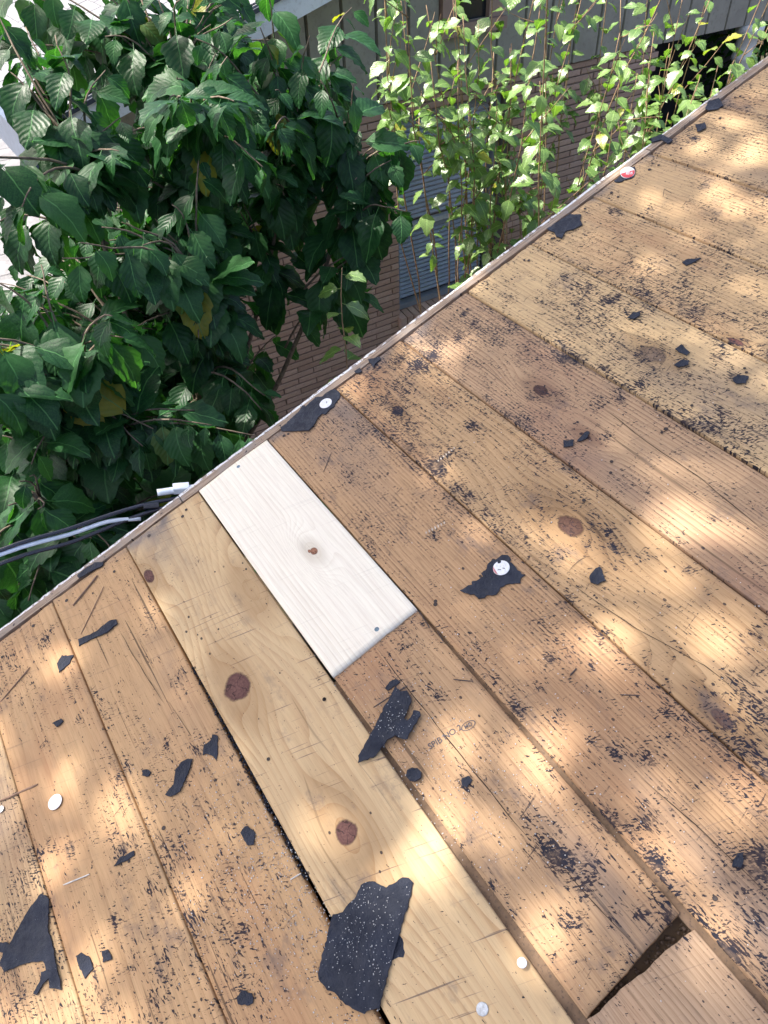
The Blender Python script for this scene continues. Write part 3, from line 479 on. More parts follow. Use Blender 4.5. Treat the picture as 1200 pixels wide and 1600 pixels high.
# column
b = MB(); R_ = 0.085
prof = [(0.12, 0.0), (0.12, 0.05), (0.10, 0.07), (R_, 0.10), (R_, 1.95), (R_, 2.10), (0.098, 2.115), (0.098, 2.15), (0.088, 2.17), (0.088, 2.3), (0.12, 2.32), (0.12, 2.39)]
ns = 20
for r, z in prof:
    for k in range(ns): b.v.append((r * math.cos(2*math.pi*k/ns), r * math.sin(2*math.pi*k/ns), z))
for i in range(len(prof) - 1):
    for k in range(ns): b.f.append((i*ns+k, i*ns+(k+1)%ns, (i+1)*ns+(k+1)%ns, (i+1)*ns+k))
b.f.append(tuple(range(ns))[::-1]); b.f.append(tuple((len(prof)-1)*ns + k for k in range(ns)))
colm = b.build('porch_column', simple('column_paint', (0.74, 0.77, 0.78), 0.45, 0.04, 10), None, True)
colm.location = (6.46, YW + 0.0, GZ); tag(colm, 'round white column carrying the grey siding at the dark porch', 'column')
for p in colm.data.polygons: p.use_smooth = True

# ================================================================ THE STRIPPED ROOF
roof = empty('roof_deck', (0, 0, 0), ROOF_ROT)
tag(roof, 'bare wooden roof deck of stained planks with one new white board in it', 'roof')
# boards -------------------------------------------------------------
seams = [-0.7063, -0.5326, -0.3554, -0.1764, 0.0, 0.1782, 0.3568, 0.5375, 0.7201, 0.9050, 1.0796, 1.2770]
left = [-0.7063 - 0.178 * k for k in range(9, 0, -1)]; right = [1.2770 + 0.181 * k for k in range(1, 12)]
allx = left + seams + right
def tar_field(X, Y, base, seed):
    """coverage of tar crumbs left on a board, -0.3 (clean) .. 1 (solid)"""
    T = np.zeros_like(X); it = np.nditer([X, Y, T], op_flags=[['readonly'], ['readonly'], ['writeonly']])
    for a, b_, t in it:
        v = noise.noise(Vector((float(a) * 7, float(b_) * 5, seed))) * 0.38 + noise.noise(Vector((float(a) * 2.3 + 5, float(b_) * 1.8, 3.1))) * 0.35 + noise.noise(Vector((float(a) * 26, float(b_) * 17, seed + 2))) * 0.35
        t[...] = base + v
    for sx, sy, r in SPOTS:
        r = max(r, 0.008); T += 0.75 * np.exp(-(((X - sx) / (r * 0.85)) ** 2 + ((Y - sy) / (r * 1.0)) ** 2))
    return T
def board(x0, x1, y_head, y_tail, mat, base, seed, step=0.009, z=0.0, ledge=True, thick=0.019, head_rag=0.0, gapl=(0.0015, 0.0015), gapr=(0.0015, 0.0015), label=None, ledge_mat=None):
    """plank between seams x0..x1; y_head/y_tail = (left, right) ends; gaps (head, tail)"""
    L = y_head[0] - y_tail[0]
    nu = max(3, int((x1 - x0) / step)); nv = max(4, int(L / step))
    if nv > 360: nv = 360
    us = np.linspace(0, 1, nu + 1); vs = np.linspace(0, 1, nv + 1)
    e = 0.0016 / (x1 - x0); us = np.concatenate([[0, e], us[1:-1], [1 - e, 1]]); nu = len(us) - 1
    U, V = np.meshgrid(us, vs)
    gl = gapl[0] + (gapl[1] - gapl[0]) * V; gr = gapr[0] + (gapr[1] - gapr[0]) * V
    wob = np.array([noise.noise(Vector((seed, 3.0 * v_ * L, 0.5))) for v_ in vs])[:, None] * 0.0012
    XL = x0 + gl + wob; XR = x1 - gr + wob * 0.6
    X = XL + (XR - XL) * U
    YH = y_head[0] + (y_head[1] - y_head[0]) * U; YT = y_tail[0] + (y_tail[1] - y_tail[0]) * U
    if head_rag:
        rag = np.array([noise.noise(Vector((seed * 3.3, u_ * 9, 1.5))) for u_ in us])[None, :] * head_rag
        YH = YH + rag; YT = YT + np.array([noise.noise(Vector((seed * 1.3, u_ * 11, 4.5))) for u_ in us])[None, :] * head_rag
    Y = YH + (YT - YH) * V
    Z = z + 0.0009 * np.cos((U - 0.5) * 2 * math.pi) * (1 if int(seed) % 2 else -1)
    edge = (U < e / 2) | (U > 1 - e / 2); Z = np.where(edge, Z - 0.0014, Z)
    Z[0, :] -= 0.001; Z[-1, :] -= 0.001
    T = tar_field(X, Y, base, seed)
    T += np.where((U < 0.06) | (U > 0.94), 0.16, 0.0)           # crumbs gather along the joints
    W = np.clip((0.5 + np.array([[noise.noise(Vector((float(a) * 9, float(b_) * 2.0, seed + 7))) for a in X[0]] for b_ in Y[:, 0]])) - 0.45, 0, 1)
    W += 0.5 * np.exp(-((Y - YH) / 0.02) ** 2)
    top = np.stack([X, Y, Z], -1).reshape(-1, 3); n_top = len(top)
    w = nu + 1; idx = np.arange(n_top).reshape(nv + 1, w)
    F = np.stack([idx[1:, :-1], idx[1:, 1:], idx[:-1, 1:], idx[:-1, :-1]], -1).reshape(-1, 4)
    ring = np.concatenate([idx[0, :], idx[1:, -1], idx[-1, :-1][::-1], idx[1:-1, 0][::-1]])
    low = top[ring].copy(); low[:, 2] = z - thick
    n_r = len(ring); li = n_top + np.arange(n_r)
    S_ = np.stack([ring, np.roll(ring, -1), np.roll(li, -1), li], -1)
    V_ = np.concatenate([top, low]); F_ = np.concatenate([F, S_])
    me = np_mesh('board', V_, F_)
    for nm, arr in (('tar', T), ('weather', W)):
        at = me.attributes.new(nm, 'FLOAT', 'POINT'); at.data.foreach_set('value', np.concatenate([arr.ravel(), np.zeros(n_r)]).astype(np.float32))
    o = link('board', me, mat, roof)
    if label: o['label'] = label
    if ledge:   # rebated edge seen down in the joint
        lb = MB(); xr = x1
        lb.box(xr - 0.006, xr + 0.0155, y_tail[1] + 0.002, y_head[1] - 0.002, z - 0.0175, z - 0.0085)
        lb.build('rebate', ledge_mat or LEDGE, o)
    return o
LEDGE = simple('joint_wood', (0.13, 0.07, 0.038), 0.8, 0.25, 40)
LEDGE_D = simple('shaded_joint_wood', (0.17, 0.11, 0.068), 0.8, 0.25, 40, dirt=(0.07, 0.05, 0.04))
LT = (0.52, 0.335, 0.175); DK = (0.30, 0.155, 0.07)
def K_(key, R, s=1.0):
    c, a, b_ = KNOTS[key]
    ry = math.hypot(a[0] - c[0], a[1] - c[1]) * s; rx = math.hypot(b_[0] - c[0], b_[1] - c[1]) * s
    return (c[0], c[1], min(rx, ry) * 1.0, max(rx, ry) * 1.0, R)
mats = {
 'AB': wood('board_wood_honey', 1.3, (0.489, 0.313, 0.165), (0.310, 0.169, 0.080), 60, 1.0, [], 0.3, 0.5, 0.5),
 'BC': wood('board_wood_honey_wide_grain', 2.7, (0.470, 0.298, 0.156), (0.310, 0.174, 0.086), 75, 1.2, [], 0.35, 0.45, 0.7),
 'CD': wood('board_wood_pale', 3.9, (0.559, 0.406, 0.232), (0.359, 0.204, 0.093), 62, 1.5, [K_('cd1', 0.058, 0.92), K_('cd2', 0.058, 0.92), K_('cd0', 0.035), (-0.20, -0.30, 0.001, 0.001, 0.05)], 0.25, 0.85, 0.3, sawn=0.8, redden=(0.480, 0.331, 0.186), ktone=(0.098, 0.046, 0.040)),
 'DE': wood('board_wood_brown', 4.4, (0.430, 0.278, 0.156), (0.230, 0.125, 0.066), 120, 1.4, [], 0.45, 0.6, 0.6),
 'DE2': wood('board_wood_fine', 5.1, (0.419, 0.288, 0.185), (0.190, 0.114, 0.066), 150, 0.8, [], 0.4, 0.9, 0.3),
 'EF': wood('board_wood_tight_grain', 6.2, (0.449, 0.284, 0.156), (0.160, 0.080, 0.043), 150, 1.2, [], 0.45, 0.85, 0.25, redden=(0.270, 0.139, 0.076)),
 'FG': wood('board_wood_knotty', 7.7, (0.459, 0.303, 0.163), (0.200, 0.105, 0.047), 100, 2.4, [K_('ef', 0.065, 0.8), K_('fg2', 0.035, 0.85), K_('fgHole', 0.02, 0.8)], 0.4, 0.65, 0.5, ktone=(0.088, 0.045, 0.031)),
 'GH': wood('board_wood_purplish', 8.1, (0.430, 0.288, 0.170), (0.160, 0.080, 0.057), 140, 1.6, [K_('gh', 0.03, 0.55), (0.418, -0.490, 0.004, 0.012, 0.02)], 0.4, 0.85, 0.5, redden=(0.200, 0.095, 0.076), ktone=(0.062, 0.032, 0.027)),
 'HI': wood('board_wood_straw', 9.3, (0.553, 0.393, 0.214), (0.240, 0.139, 0.066), 120, 1.2, [K_('hi', 0.04, 0.9)], 0.35, 0.5, 0.4, redden=(0.380, 0.248, 0.127), ktone=(0.160, 0.109, 0.071)),  # straw tone lightened for the extra sky and sun at upper right
 'IJ': wood('board_wood_straw_orange', 10.6, (0.543, 0.376, 0.203), (0.270, 0.149, 0.071), 110, 1.5, [K_('ij', 0.02, 0.5)], 0.4, 0.55, 0.4),  # lightened likewise, stronger light painted into the wood
 'XX': wood('board_wood_common', 11.9, (0.530, 0.365, 0.198), (0.260, 0.149, 0.076), 125, 1.6, [], 0.4, 0.6, 0.5),  # also carries the upper right's brighter light in its base colour
 'NEW': wood('board_wood_new_white', 12.5, (0.80, 0.74, 0.63), (0.48, 0.37, 0.25), 110, 0.5, [K_('white', 0.022, 0.8), (-0.0768, -0.3125, 0.0028, 0.0045, 0.02)], 0.16, 0.48, 0.05, tar=False, sawn=0.10, redden=(0.74, 0.68, 0.58), rough=0.6, ktone=(0.22, 0.10, 0.06)),
}
base_t = {'AB': 0.22, 'BC': 0.28, 'CD': 0.0, 'DE': 0.34, 'DE2': 0.25, 'EF': 0.46, 'FG': 0.48, 'GH': 0.46, 'HI': 0.55, 'IJ': 0.50, 'XX': 0.48}
boards = []
FARY = -3.2
keys = {-0.7063: 'AB', -0.5326: 'BC', -0.3554: 'CD', 0.0: 'EF', 0.1782: 'FG', 0.3568: 'GH', 0.5375: 'HI', 0.7201: 'IJ'}
for i in range(len(allx) - 1):
    a, b_ = allx[i], allx[i + 1]
    k = keys.get(a, 'XX')
    near = -0.9 < a < 1.5
    hd = random.uniform(-0.004, 0.001)
    if a == -0.1764: continue
    kw = dict(step=0.009 if near else 0.05, z=random.uniform(-0.0008, 0.0008), head_rag=0.003)
    if a == -0.5326: kw.update(gapr=(0.001, 0.0155), ledge=False)
    if a == -0.3554: kw.update(z=0.0035, gapl=(0.001, 0.002), gapr=(0.001, 0.003), ledge=False, label='pale yellowish plank with two big dark knots')
    if a > 0.1 and near: kw.update(gapl=(0.0018, 0.0022), gapr=(0.0018, 0.0022))
    if a == 0.0: kw.update(gapl=(0.0015, 0.003))
    ytail = -1.75 if near else FARY
    o = board(a, b_, (hd, hd), (ytail, ytail), mats[k], base_t[k] - (0.02 if not near else 0), 1.37 * i + 0.5, **kw)
    boards.append((o, a, b_))
    if near:
        o2 = board(a, b_, (ytail - 0.002, ytail - 0.002), (FARY, FARY), mats['XX'], 0.2, 2.1 * i + 0.9, step=0.05, z=kw['z'])
        boards.append((o2, a, b_))
wb_ = board(-0.1764, 0.0, (0.0, 0.0), (-0.5455, -0.5465), mats['NEW'], -1, 31.0, z=0.0035, ledge=False, gapl=(0.0022, 0.0035), gapr=(0.0012, 0.0012), label='new white pine board set in as a patch')
de1 = board(-0.1764, 0.0, (-0.5480, -0.5485), (-1.101, -1.088), mats['DE'], base_t['DE'], 33.0, head_rag=0.002, gapl=(0.005, 0.0125), gapr=(0.002, 0.0065), ledge=True, ledge_mat=LEDGE_D, label='brown plank below the white board with a skewed end')
de2 = board(-0.1764, 0.0, (-1.1035, -1.1095), (-1.75, -1.75), mats['DE2'], 0.16, 35.0, head_rag=0.003, gapl=(0.012, 0.010), gapr=(0.0065, 0.012), ledge_mat=LEDGE_D, label='fine grained plank in the lower right corner, beyond the skewed gap')
board(-0.1764, 0.0, (-1.752, -1.752), (FARY, FARY), mats['XX'], 0.2, 36.0, step=0.05)
b = MB(); b.box(-0.1764 - 0.0045, -0.1764 + 0.0165, -1.74, -0.55, -0.0185, -0.0075); b.build('rebate', LEDGE_D, de1)
b = MB(); b.box(-0.010, 0.0055, -1.74, -0.62, -0.0185, -0.0075); b.build('rebate', LEDGE_D, de1)
# rafters and what lies beneath
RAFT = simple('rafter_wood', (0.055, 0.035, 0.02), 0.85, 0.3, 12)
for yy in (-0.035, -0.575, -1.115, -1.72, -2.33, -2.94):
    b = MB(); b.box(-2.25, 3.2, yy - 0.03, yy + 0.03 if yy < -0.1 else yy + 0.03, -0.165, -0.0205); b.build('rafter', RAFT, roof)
b = MB(); b.box(-2.3, 3.25, FARY, 0.0, -0.60, -0.55); b.build('attic_dark_sheet', simple('attic_darkness', (0.03, 0.026, 0.022), 0.95), roof)  # near-black sheet added to paint the attic's darkness below the plank gaps
# rake trim: weathered strip with flaking white outer edge
def strip(name, mat, xs, y0, y1, z0, z1, rag0, rag1, seed, parent):
    V = []; F = []
    for i, x in enumerate(xs):
        a = y0 + noise.noise(Vector((x * 25, seed, 0))) * rag0; b_ = y1 + noise.noise(Vector((x * 60, seed + 5, 0))) * rag1 + noise.noise(Vector((x * 9, seed + 8, 0))) * rag1
        zt = z1 + noise.noise(Vector((x * 14, seed + 3, 0))) * 0.0008
        V += [(x, a, z0), (x, b_, z0), (x, b_, zt), (x, a, zt)]
        if i: 
            p = 4 * (i - 1); q = 4 * i
            F += [(p, q, q + 3, p + 3)[::-1], (p + 3, q + 3, q + 2, p + 2)[::-1], (p + 2, q + 2, q + 1, p + 1)[::-1], (p + 1, q + 1, q, p)[::-1]]
    F += [(0, 1, 2, 3), tuple(4 * (len(xs) - 1) + k for k in (3, 2, 1, 0))]
    me = mesh(name, V, F); o = link(name, me, mat, parent)
    bm = bmesh.new(); bm.from_mesh(me); bmesh.ops.recalc_face_normals(bm, faces=bm.faces); bm.to_mesh(me); bm.free()
    return o
def trim_mat():
    n = N('weathered_trim'); o = n.obj(); x, y, z = n.sep(o)
    f = n.noise(n.comb(n.math('MULTIPLY', x, 9), n.math('MULTIPLY', y, 260), 0), 1, 4, 0.65); g = n.noise(o, 22, 4, 0.6)
    col = n.mix(n.step(f, 0.35, 0.65), (0.20, 0.14, 0.10), (0.40, 0.31, 0.235))
    col = n.mix(n.step(g, 0.45, 0.65, 0, 0.75), col, (0.27, 0.235, 0.21))
    s = n.noise(n.comb(n.math('MULTIPLY', x, 90), n.math('MULTIPLY', y, 120), 4), 1, 2, 0.6)
    col = n.mix(n.step(s, 0.66, 0.70), col, (0.03, 0.028, 0.035))
    return n.done(n.bsdf(col, 0.8, n.bump(f, 0.5, 0.001), 0.3))
def flake_mat():
    n = N('flaking_white_paint'); o = n.obj(); x, y, z = n.sep(o)
    f = n.noise(o, 75, 4, 0.7); g = n.noise(n.comb(n.math('MULTIPLY', x, 4.0), 0.0, 1.0), 1, 3, 0.5)
    d = n.math('ADD', f, n.math('MULTIPLY', n.math('SUBTRACT', g, 0.5), 0.9))
    col = n.mix(n.step(d, 0.42, 0.47), (0.30, 0.24, 0.20), (0.70, 0.71, 0.72))
    col = n.mix(n.step(n.noise(o, 300, 2, 0.5), 0.62, 0.68), col, (0.10, 0.09, 0.09))
    return n.done(n.bsdf(col, 0.65, n.bump(n.step(d, 0.42, 0.47), 0.7, 0.001), 0.4))
TRIM = trim_mat(); FLAKE = flake_mat()
for sgi, (xa, xb) in enumerate([(-2.3, -0.215), (-0.213, 1.0855), (1.0875, 2.2), (2.202, 3.25)]):
    xs = np.arange(xa, xb, 0.009).tolist() + [xb]
    t = strip('rake_trim', TRIM, xs, 0.0050, 0.0220, -0.045, 0.0 + (0.0006, -0.0004, 0.0008, 0)[sgi], 0.0012, 0.0022, sgi * 3.1, roof)
    strip('paint_edge', FLAKE, xs, 0.0243, 0.0305, -0.046, -0.0022, 0.0006, 0.0028, sgi * 3.1 + 20, t)
b = MB(); b.box(-2.3, 3.25, 0.0035, 0.027, -0.19, -0.048); b.build('barge_board', WHITE, roof)
b = MB(); b.box(-2.3, 3.25, -0.001, 0.0040, -0.19, -0.012); b.build('batten', LEDGE, roof)
# gable wall below the edge (out of sight from here)
gw = MB(); gw.poly([(-2.1, -0.32, GZ), (3.0, -0.32, GZ), (3.0, -0.32, 0.85), (-2.1, -0.32, -0.97), (-2.1, -3.1, GZ), (3.0, -3.1, GZ), (3.0, -3.1, 0.85), (-2.1, -3.1, -0.97)],
    [(0, 1, 2, 3), (5, 4, 7, 6), (1, 5, 6, 2), (4, 0, 3, 7)])
gwo = gw.build('gable_wall', SIDING); tag(gwo, 'grey painted gable wall under the stripped roof edge', 'wall')

# nails in the boards ------------------------------------------------
NAILM = simple('rusty_nail', (0.035, 0.025, 0.025), 0.55, 0.3, 50, metal=0.3)
def disc_mesh(name, r, h, n=12, bev=0.2, dome=0.0):
    b = MB(); rings = [(r, 0), (r, h * (1 - bev)), (r * (1 - bev * 0.4), h), (r * 0.5, h + dome * 0.7)]
    for rr_, z in rings:
        for k in range(n): b.v.append((rr_ * math.cos(2*math.pi*k/n), rr_ * math.sin(2*math.pi*k/n), z))
    for i in range(len(rings) - 1):
        for k in range(n): b.f.append((i*n+k, i*n+(k+1) % n, (i+1)*n+(k+1) % n, (i+1)*n+k))
    b.v.append((0, 0, h + dome)); c = len(b.v) - 1; o_ = (len(rings) - 1) * n
    for k in range(n): b.f.append((o_+k, o_+(k+1) % n, c))
    return mesh(name, b.v, b.f, False)
def crack(parent, pts, w, z):
    P = []
    for i in range(len(pts) - 1):
        a, b_ = Vector((*pts[i], 0)), Vector((*pts[i + 1], 0)); n_ = max(2, int((b_ - a).length / 0.006))
        P += [a.lerp(b_, k / n_) for k in range(n_)]
    P.append(Vector((*pts[-1], 0))); V = []; F = []
    for i, p in enumerate(P):
        e = min(i, len(P) - 1 - i) / 8; ww = w * (0.5 + 0.6 * noise.noise(Vector((p.y * 60, w * 900, 0)))+0.35) * min(1, 0.15 + e) / 2
        x = p.x + noise.noise(Vector((p.y * 22, w * 500, 2))) * 0.0018
        V += [(x - ww, p.y, z), (x + ww, p.y, z)]
        if i: F.append((2*i-2, 2*i-1, 2*i+1, 2*i))
    return link('crack', mesh('crack', V, F), CRACKM, parent)
CRACKM = simple('dark_crack', (0.035, 0.02, 0.014), 0.9)
byx = {a: o for o, a, b_ in boards if o.data.vertices[0].co.y > -0.1}
crack(byx[-0.5326], [(-0.4414, -0.175), (-0.4329, -0.2939), (-0.4259, -0.3781)], 0.0011, 0.0012)
crack(byx[-0.5326], [(-0.4188, -0.377), (-0.4093, -0.4646), (-0.3668, -0.474)], 0.0009, 0.0012)
crack(de1, [(-0.0894, -0.5489), (-0.0919, -0.6504), (-0.0916, -0.7476), (-0.0912, -0.8347), (-0.0903, -0.919)], 0.0016, 0.0012)
crack(de1, [(-0.0783, -0.948), (-0.0779, -0.9993), (-0.0709, -1.0809)], 0.0012, 0.0012)
crack(byx[0.0], [(0.0697, -0.9535), (0.0797, -1.0366), (0.0809, -1.1348)], 0.0013, 0.0012)
crack(byx[0.3568], [(0.4806, -0.4707), (0.473, -0.5742), (0.4707, -0.6827), (0.4556, -0.8241)], 0.0014, 0.0012)
crack(byx[0.1782], [(0.1991, -0.6704), (0.2154, -0.7992), (0.24, -0.9023), (0.2406, -0.9636)], 0.0010, 0.0012)
crack(byx[-0.7063], [(-0.5319, -0.4734), (-0.5255, -0.5464), (-0.524, -0.6162)], 0.0009, 0.0012)

SCUFF = simple('pale_scuff', (0.50, 0.43, 0.35), 0.8, 0.2, 90)
def scuff(parent, ends, w, n_):
    a, b_ = Vector((*ends[0], 0)), Vector((*ends[1], 0)); d = (b_ - a); s_ = Vector((-d.y, d.x, 0)).normalized()
    V = []; F = []
    for k in range(n_):
        c = a.lerp(b_, (k + 0.5) / n_); ww = w * (0.6 + 0.4 * math.sin(math.pi * (k + 0.5) / n_)); e = d.normalized() * d.length / n_ * 0.30
        p = [c - s_ * ww - e * 0.3, c - s_ * ww * 0.2 - e, c + s_ * ww + e * 0.1, c + s_ * ww * 0.1 + e]
        i = len(V); V += [(q.x, q.y, 0.0012) for q in p]; F.append((i, i + 1, i + 2, i + 3))
    o = link('scuff', mesh('scuff', V, F), SCUFF, parent); return o
scuff(byx[0.1782], [(0.2061, -0.3287), (0.2506, -0.3284)], 0.0035, 7); scuff(byx[0.0], [(0.0957, -0.4384), (0.1361, -0.4472)], 0.0045, 7)
nail_me = disc_mesh('nail', 0.0032, 0.0007, 8); nail_me.materials.append(NAILM)
nrng = random.Random(5)
for o, a, b_ in boards:
    if not (-0.9 < a < 1.4): continue
    for yy in (-0.035, -0.575, -1.115):
        if yy < -1.2 and a > 0.2: continue
        for fx in (0.2, 0.78):
            if nrng.random() < 0.25: continue
            q = bpy.data.objects.new('nail', nail_me); COL.objects.link(q); q.parent = o
            if o.data.vertices[0].co.y < -1.7: q.parent = roof
            q.location = (a + (b_ - a) * (fx + nrng.uniform(-0.08, 0.08)), yy + nrng.uniform(-0.02, 0.02), 0.0012 if a != -0.3554 else 0.0042)
            s = nrng.uniform(0.7, 1.15); q.scale = (s, s, 1)
STEELB = simple('bluish_screw', (0.10, 0.16, 0.22), 0.4, 0.3, 60, metal=0.5)
for kx in ('screw1', 'screw2'):
    me = disc_mesh('screw', 0.0042, 0.0006, 10); q = link('screw', me, STEELB, wb_); q.location = (DISCS[kx][0], DISCS[kx][1], 0.0038)

# ---------------------------------------------------------------- loose things on the roof
def deck_obj(name, verts, faces, centre, mat, label, cat, group=None, rot=0.0, tilt=(0, 0), z=0.0, smooth=False):
    """verts relative to centre, on the roof plane"""
    me = mesh(name, verts, faces, smooth); o = link(name, me, mat)
    o.location = d2w(centre[0], centre[1], z)
    o.rotation_euler = (Matrix.Rotation(-PITCH, 3, 'Y') @ Euler((tilt[0], tilt[1], rot)).to_matrix()).to_euler()
    return tag(o, label, cat, group)
def scrap(key, label, z=0.0012, thick=0.0018, curl=0.0022, jag=0.0010, cat='felt scrap'):
    P = SCRAPS[key]; cx = sum(p[0] for p in P) / len(P); cy = sum(p[1] for p in P) / len(P)
    rj = random.Random(hash(key) % 1000 if False else sum(map(ord, key)))
    pts = []
    for i, p in enumerate(P):
        q = P[(i + 1) % len(P)]; d = math.hypot(q[0] - p[0], q[1] - p[1]); n_ = max(1, int(d / 0.004))
        for k in range(n_):
            t = k / n_; pts.append((p[0] + (q[0] - p[0]) * t + rj.uniform(-jag, jag) - cx, p[1] + (q[1] - p[1]) * t + rj.uniform(-jag, jag) - cy))
    bm = bmesh.new(); vs = [bm.verts.new((x, y, 0)) for x, y in pts]
    try: f = bm.faces.new(vs)
    except Exception: bm.free(); return None
    bm.normal_update()
    if f.normal.z < 0: bmesh.ops.reverse_faces(bm, faces=[f])
    bmesh.ops.triangulate(bm, faces=bm.faces[:])
    size = max(abs(x) for x, y in pts) + max(abs(y) for x, y in pts)
    if size > 0.03:
        bmesh.ops.subdivide_edges(bm, edges=[e for e in bm.edges if e.calc_length() > 0.018], cuts=2)
        bmesh.ops.subdivide_edges(bm, edges=[e for e in bm.edges if e.calc_length() > 0.014], cuts=1)
        bmesh.ops.triangulate(bm, faces=bm.faces[:])
    sd_ = rj.random() * 50
    for v in bm.verts:
        r = math.hypot(v.co.x, v.co.y)
        v.co.z = thick + abs(noise.noise(Vector((v.co.x * 40 + sd_, v.co.y * 40, sd_)))) * curl * min(1, r / 0.02)
    top = bm.faces[:]
    r_ = bmesh.ops.extrude_face_region(bm, geom=top)
    for v in [g_ for g_ in r_['geom'] if isinstance(g_, bmesh.types.BMVert)]: v.co.z += 0.0
    # extruded region is the new top; push the originals down
    newv = set(g_ for g_ in r_['geom'] if isinstance(g_, bmesh.types.BMVert))
    for v in bm.verts:
        if v not in newv: v.co.z -= thick * 0.95
    bmesh.ops.recalc_face_normals(bm, faces=bm.faces)
    me = bpy.data.meshes.new('felt_scrap'); bm.to_mesh(me); bm.free()
    o = link('felt_scrap', me, FELT); o.location = d2w(cx, cy, z); o.rotation_euler = ROOF_ROT
    return tag(o, label, cat, 'scraps of black roofing felt left on the planks')
ZB = 0.0045
scrap('big', 'largest scrap of black felt, speckled white, lying across the pale knotty plank', ZB, 0.002, 0.004)
scrap('under', 'small black felt corner poking out from under the largest felt scrap', ZB - 0.002, 0.0015, 0.0004)
scrap('wing', 'forked black felt scrap just below the new white board', 0.0045, 0.002, 0.004)
scrap('capmid', 'ragged black felt scrap held by the white cap in the middle of the deck', 0.0012, 0.0015, 0.0015)
scrap('capedge', 'long black felt scrap along the roof edge above the white board', 0.0016, 0.0016, 0.0015)
scrap('leftbig', 'big arrow shaped black felt scrap at the far left of the deck', 0.0012, 0.0018, 0.003)
scrap('farflap', 'black felt flap with torn end near the upper roof edge', 0.0014, 0.002, 0.003)
scrap('sliver', 'curved black felt sliver left of the upper dark knot', 0.0012, 0.0016, 0.002)
scrap('arrow', 'black felt chip shaped like an arrowhead beside the wide dark gap', 0.0012, 0.0016, 0.002)
scrap('chip9', 'black felt chip left of the lower dark knot', 0.0012)
scrap('strip10', 'straight grey black felt strip on the second plank from the left near the edge', 0.0012, 0.0018, 0.002)
scrap('chip11', 'triangular grey black felt chip close to the left edge seam', 0.0012)
scrap('chip12', 'rounded black felt chip right of the arrow shaped scrap at lower left', 0.0012)
scrap('chip13', 'black felt chip at the bottom edge of the picture left of the largest scrap', 0.0012)
scrap('chip14', 'tiny black felt chip beside the rounded chip at lower left', 0.0012)
scrap('chip15', 'knobbly black felt sliver in the middle of the lower left planks', 0.0012)
scrap('chip16', 'black felt flap on the roof edge furthest to the upper right', 0.0014, 0.002, 0.002)
scrap('chip17', 'crumpled black felt scrap on the rake trim beyond the red cap', 0.0016, 0.002, 0.003)
scrap('chip18', 'small black felt chip between the two flaps at the upper right edge', 0.0012)
scrap('chip32', 'small irregular black felt chip on the plank beyond the red cap', 0.0012) if False else None
scrap('chip19', 'leaf shaped black felt chip near the right side at lower right', 0.0012)
scrap('chip20', 'small oval black felt chip left above the round pale knot', 0.0012)
scrap('chip21', 'black felt chip with a thin tail high on the right', 0.0012)
scrap('chip22', 'black felt chip with a round lump below the large ringed knot', 0.0012)
scrap('chip23', 'upper of two black felt chips right of the round pale knot', 0.0012)
scrap('chip24', 'lower of two black felt chips right of the round pale knot', 0.0012)
scrap('chip25', 'left one of two black felt chips on the purplish plank', 0.0012)
scrap('chip26', 'right one of two black felt chips on the purplish plank', 0.0012)
scrap('chip27', 'torn black felt chip on the plank end beside the knot hole', 0.0012)
scrap('chip28', 'shiny black felt chip tucked against the rake trim', 0.0016)
scrap('trimscrap', 'black felt strip lapped over the rake trim at the left', 0.0014, 0.0016, 0.001)
scrap('redunder', 'black felt scrap under the red and white cap', 0.0012)
scrap('blob24', 'round black tarry lump on the plank right of the lower knot', 0.0012, 0.004, 0.003)
scrap('smallE', 'small black felt chip just above the forked scrap', 0.0012)
scrap('chip31', 'star shaped black felt chip near the right side above the seam', 0.0012)
scrap('chip33', 'small black felt chip beside the sliver at left', 0.0012)
scrap('chip34', 'crumbly black felt chip in the sunlit patch right of the lump', 0.0012)
scrap('chip35', 'dark felt chip below the grey strip at left', 0.0012)

# plastic caps
CAPW = simple('white_plastic', (0.74, 0.76, 0.80), 0.45, 0.04, 60, bump=0.15, dirt=(0.50, 0.50, 0.52))
RED = simple('red_print', (0.50, 0.05, 0.07), 0.5, 0.1, 60)
BLK = simple('black_print', (0.02, 0.02, 0.025), 0.6)
def cap(key, r, label, z=0.003, tilt=(0, 0), rot=0.0, h=0.0012, mat=None):
    me = disc_mesh('plastic_cap', r, h, 28, 0.3); me.materials.append(mat or CAPW)
    o = bpy.data.objects.new('plastic_cap', me); COL.objects.link(o)
    x, y = DISCS[key]; o.location = d2w(x, y, z)
    o.rotation_euler = (Matrix.Rotation(-PITCH, 3, 'Y') @ Euler((tilt[0], tilt[1], rot)).to_matrix()).to_euler()
    return tag(o, label, 'nail cap', 'round plastic nail caps')
cap('left', 0.0125, 'plain white round cap lying on the honey plank at far left')
c1 = cap('edge', 0.0135, 'white round cap on the felt scrap along the roof edge', 0.0034)
c2 = cap('mid', 0.0135, 'white round cap with a red rim arc in the middle of the deck', 0.0032)
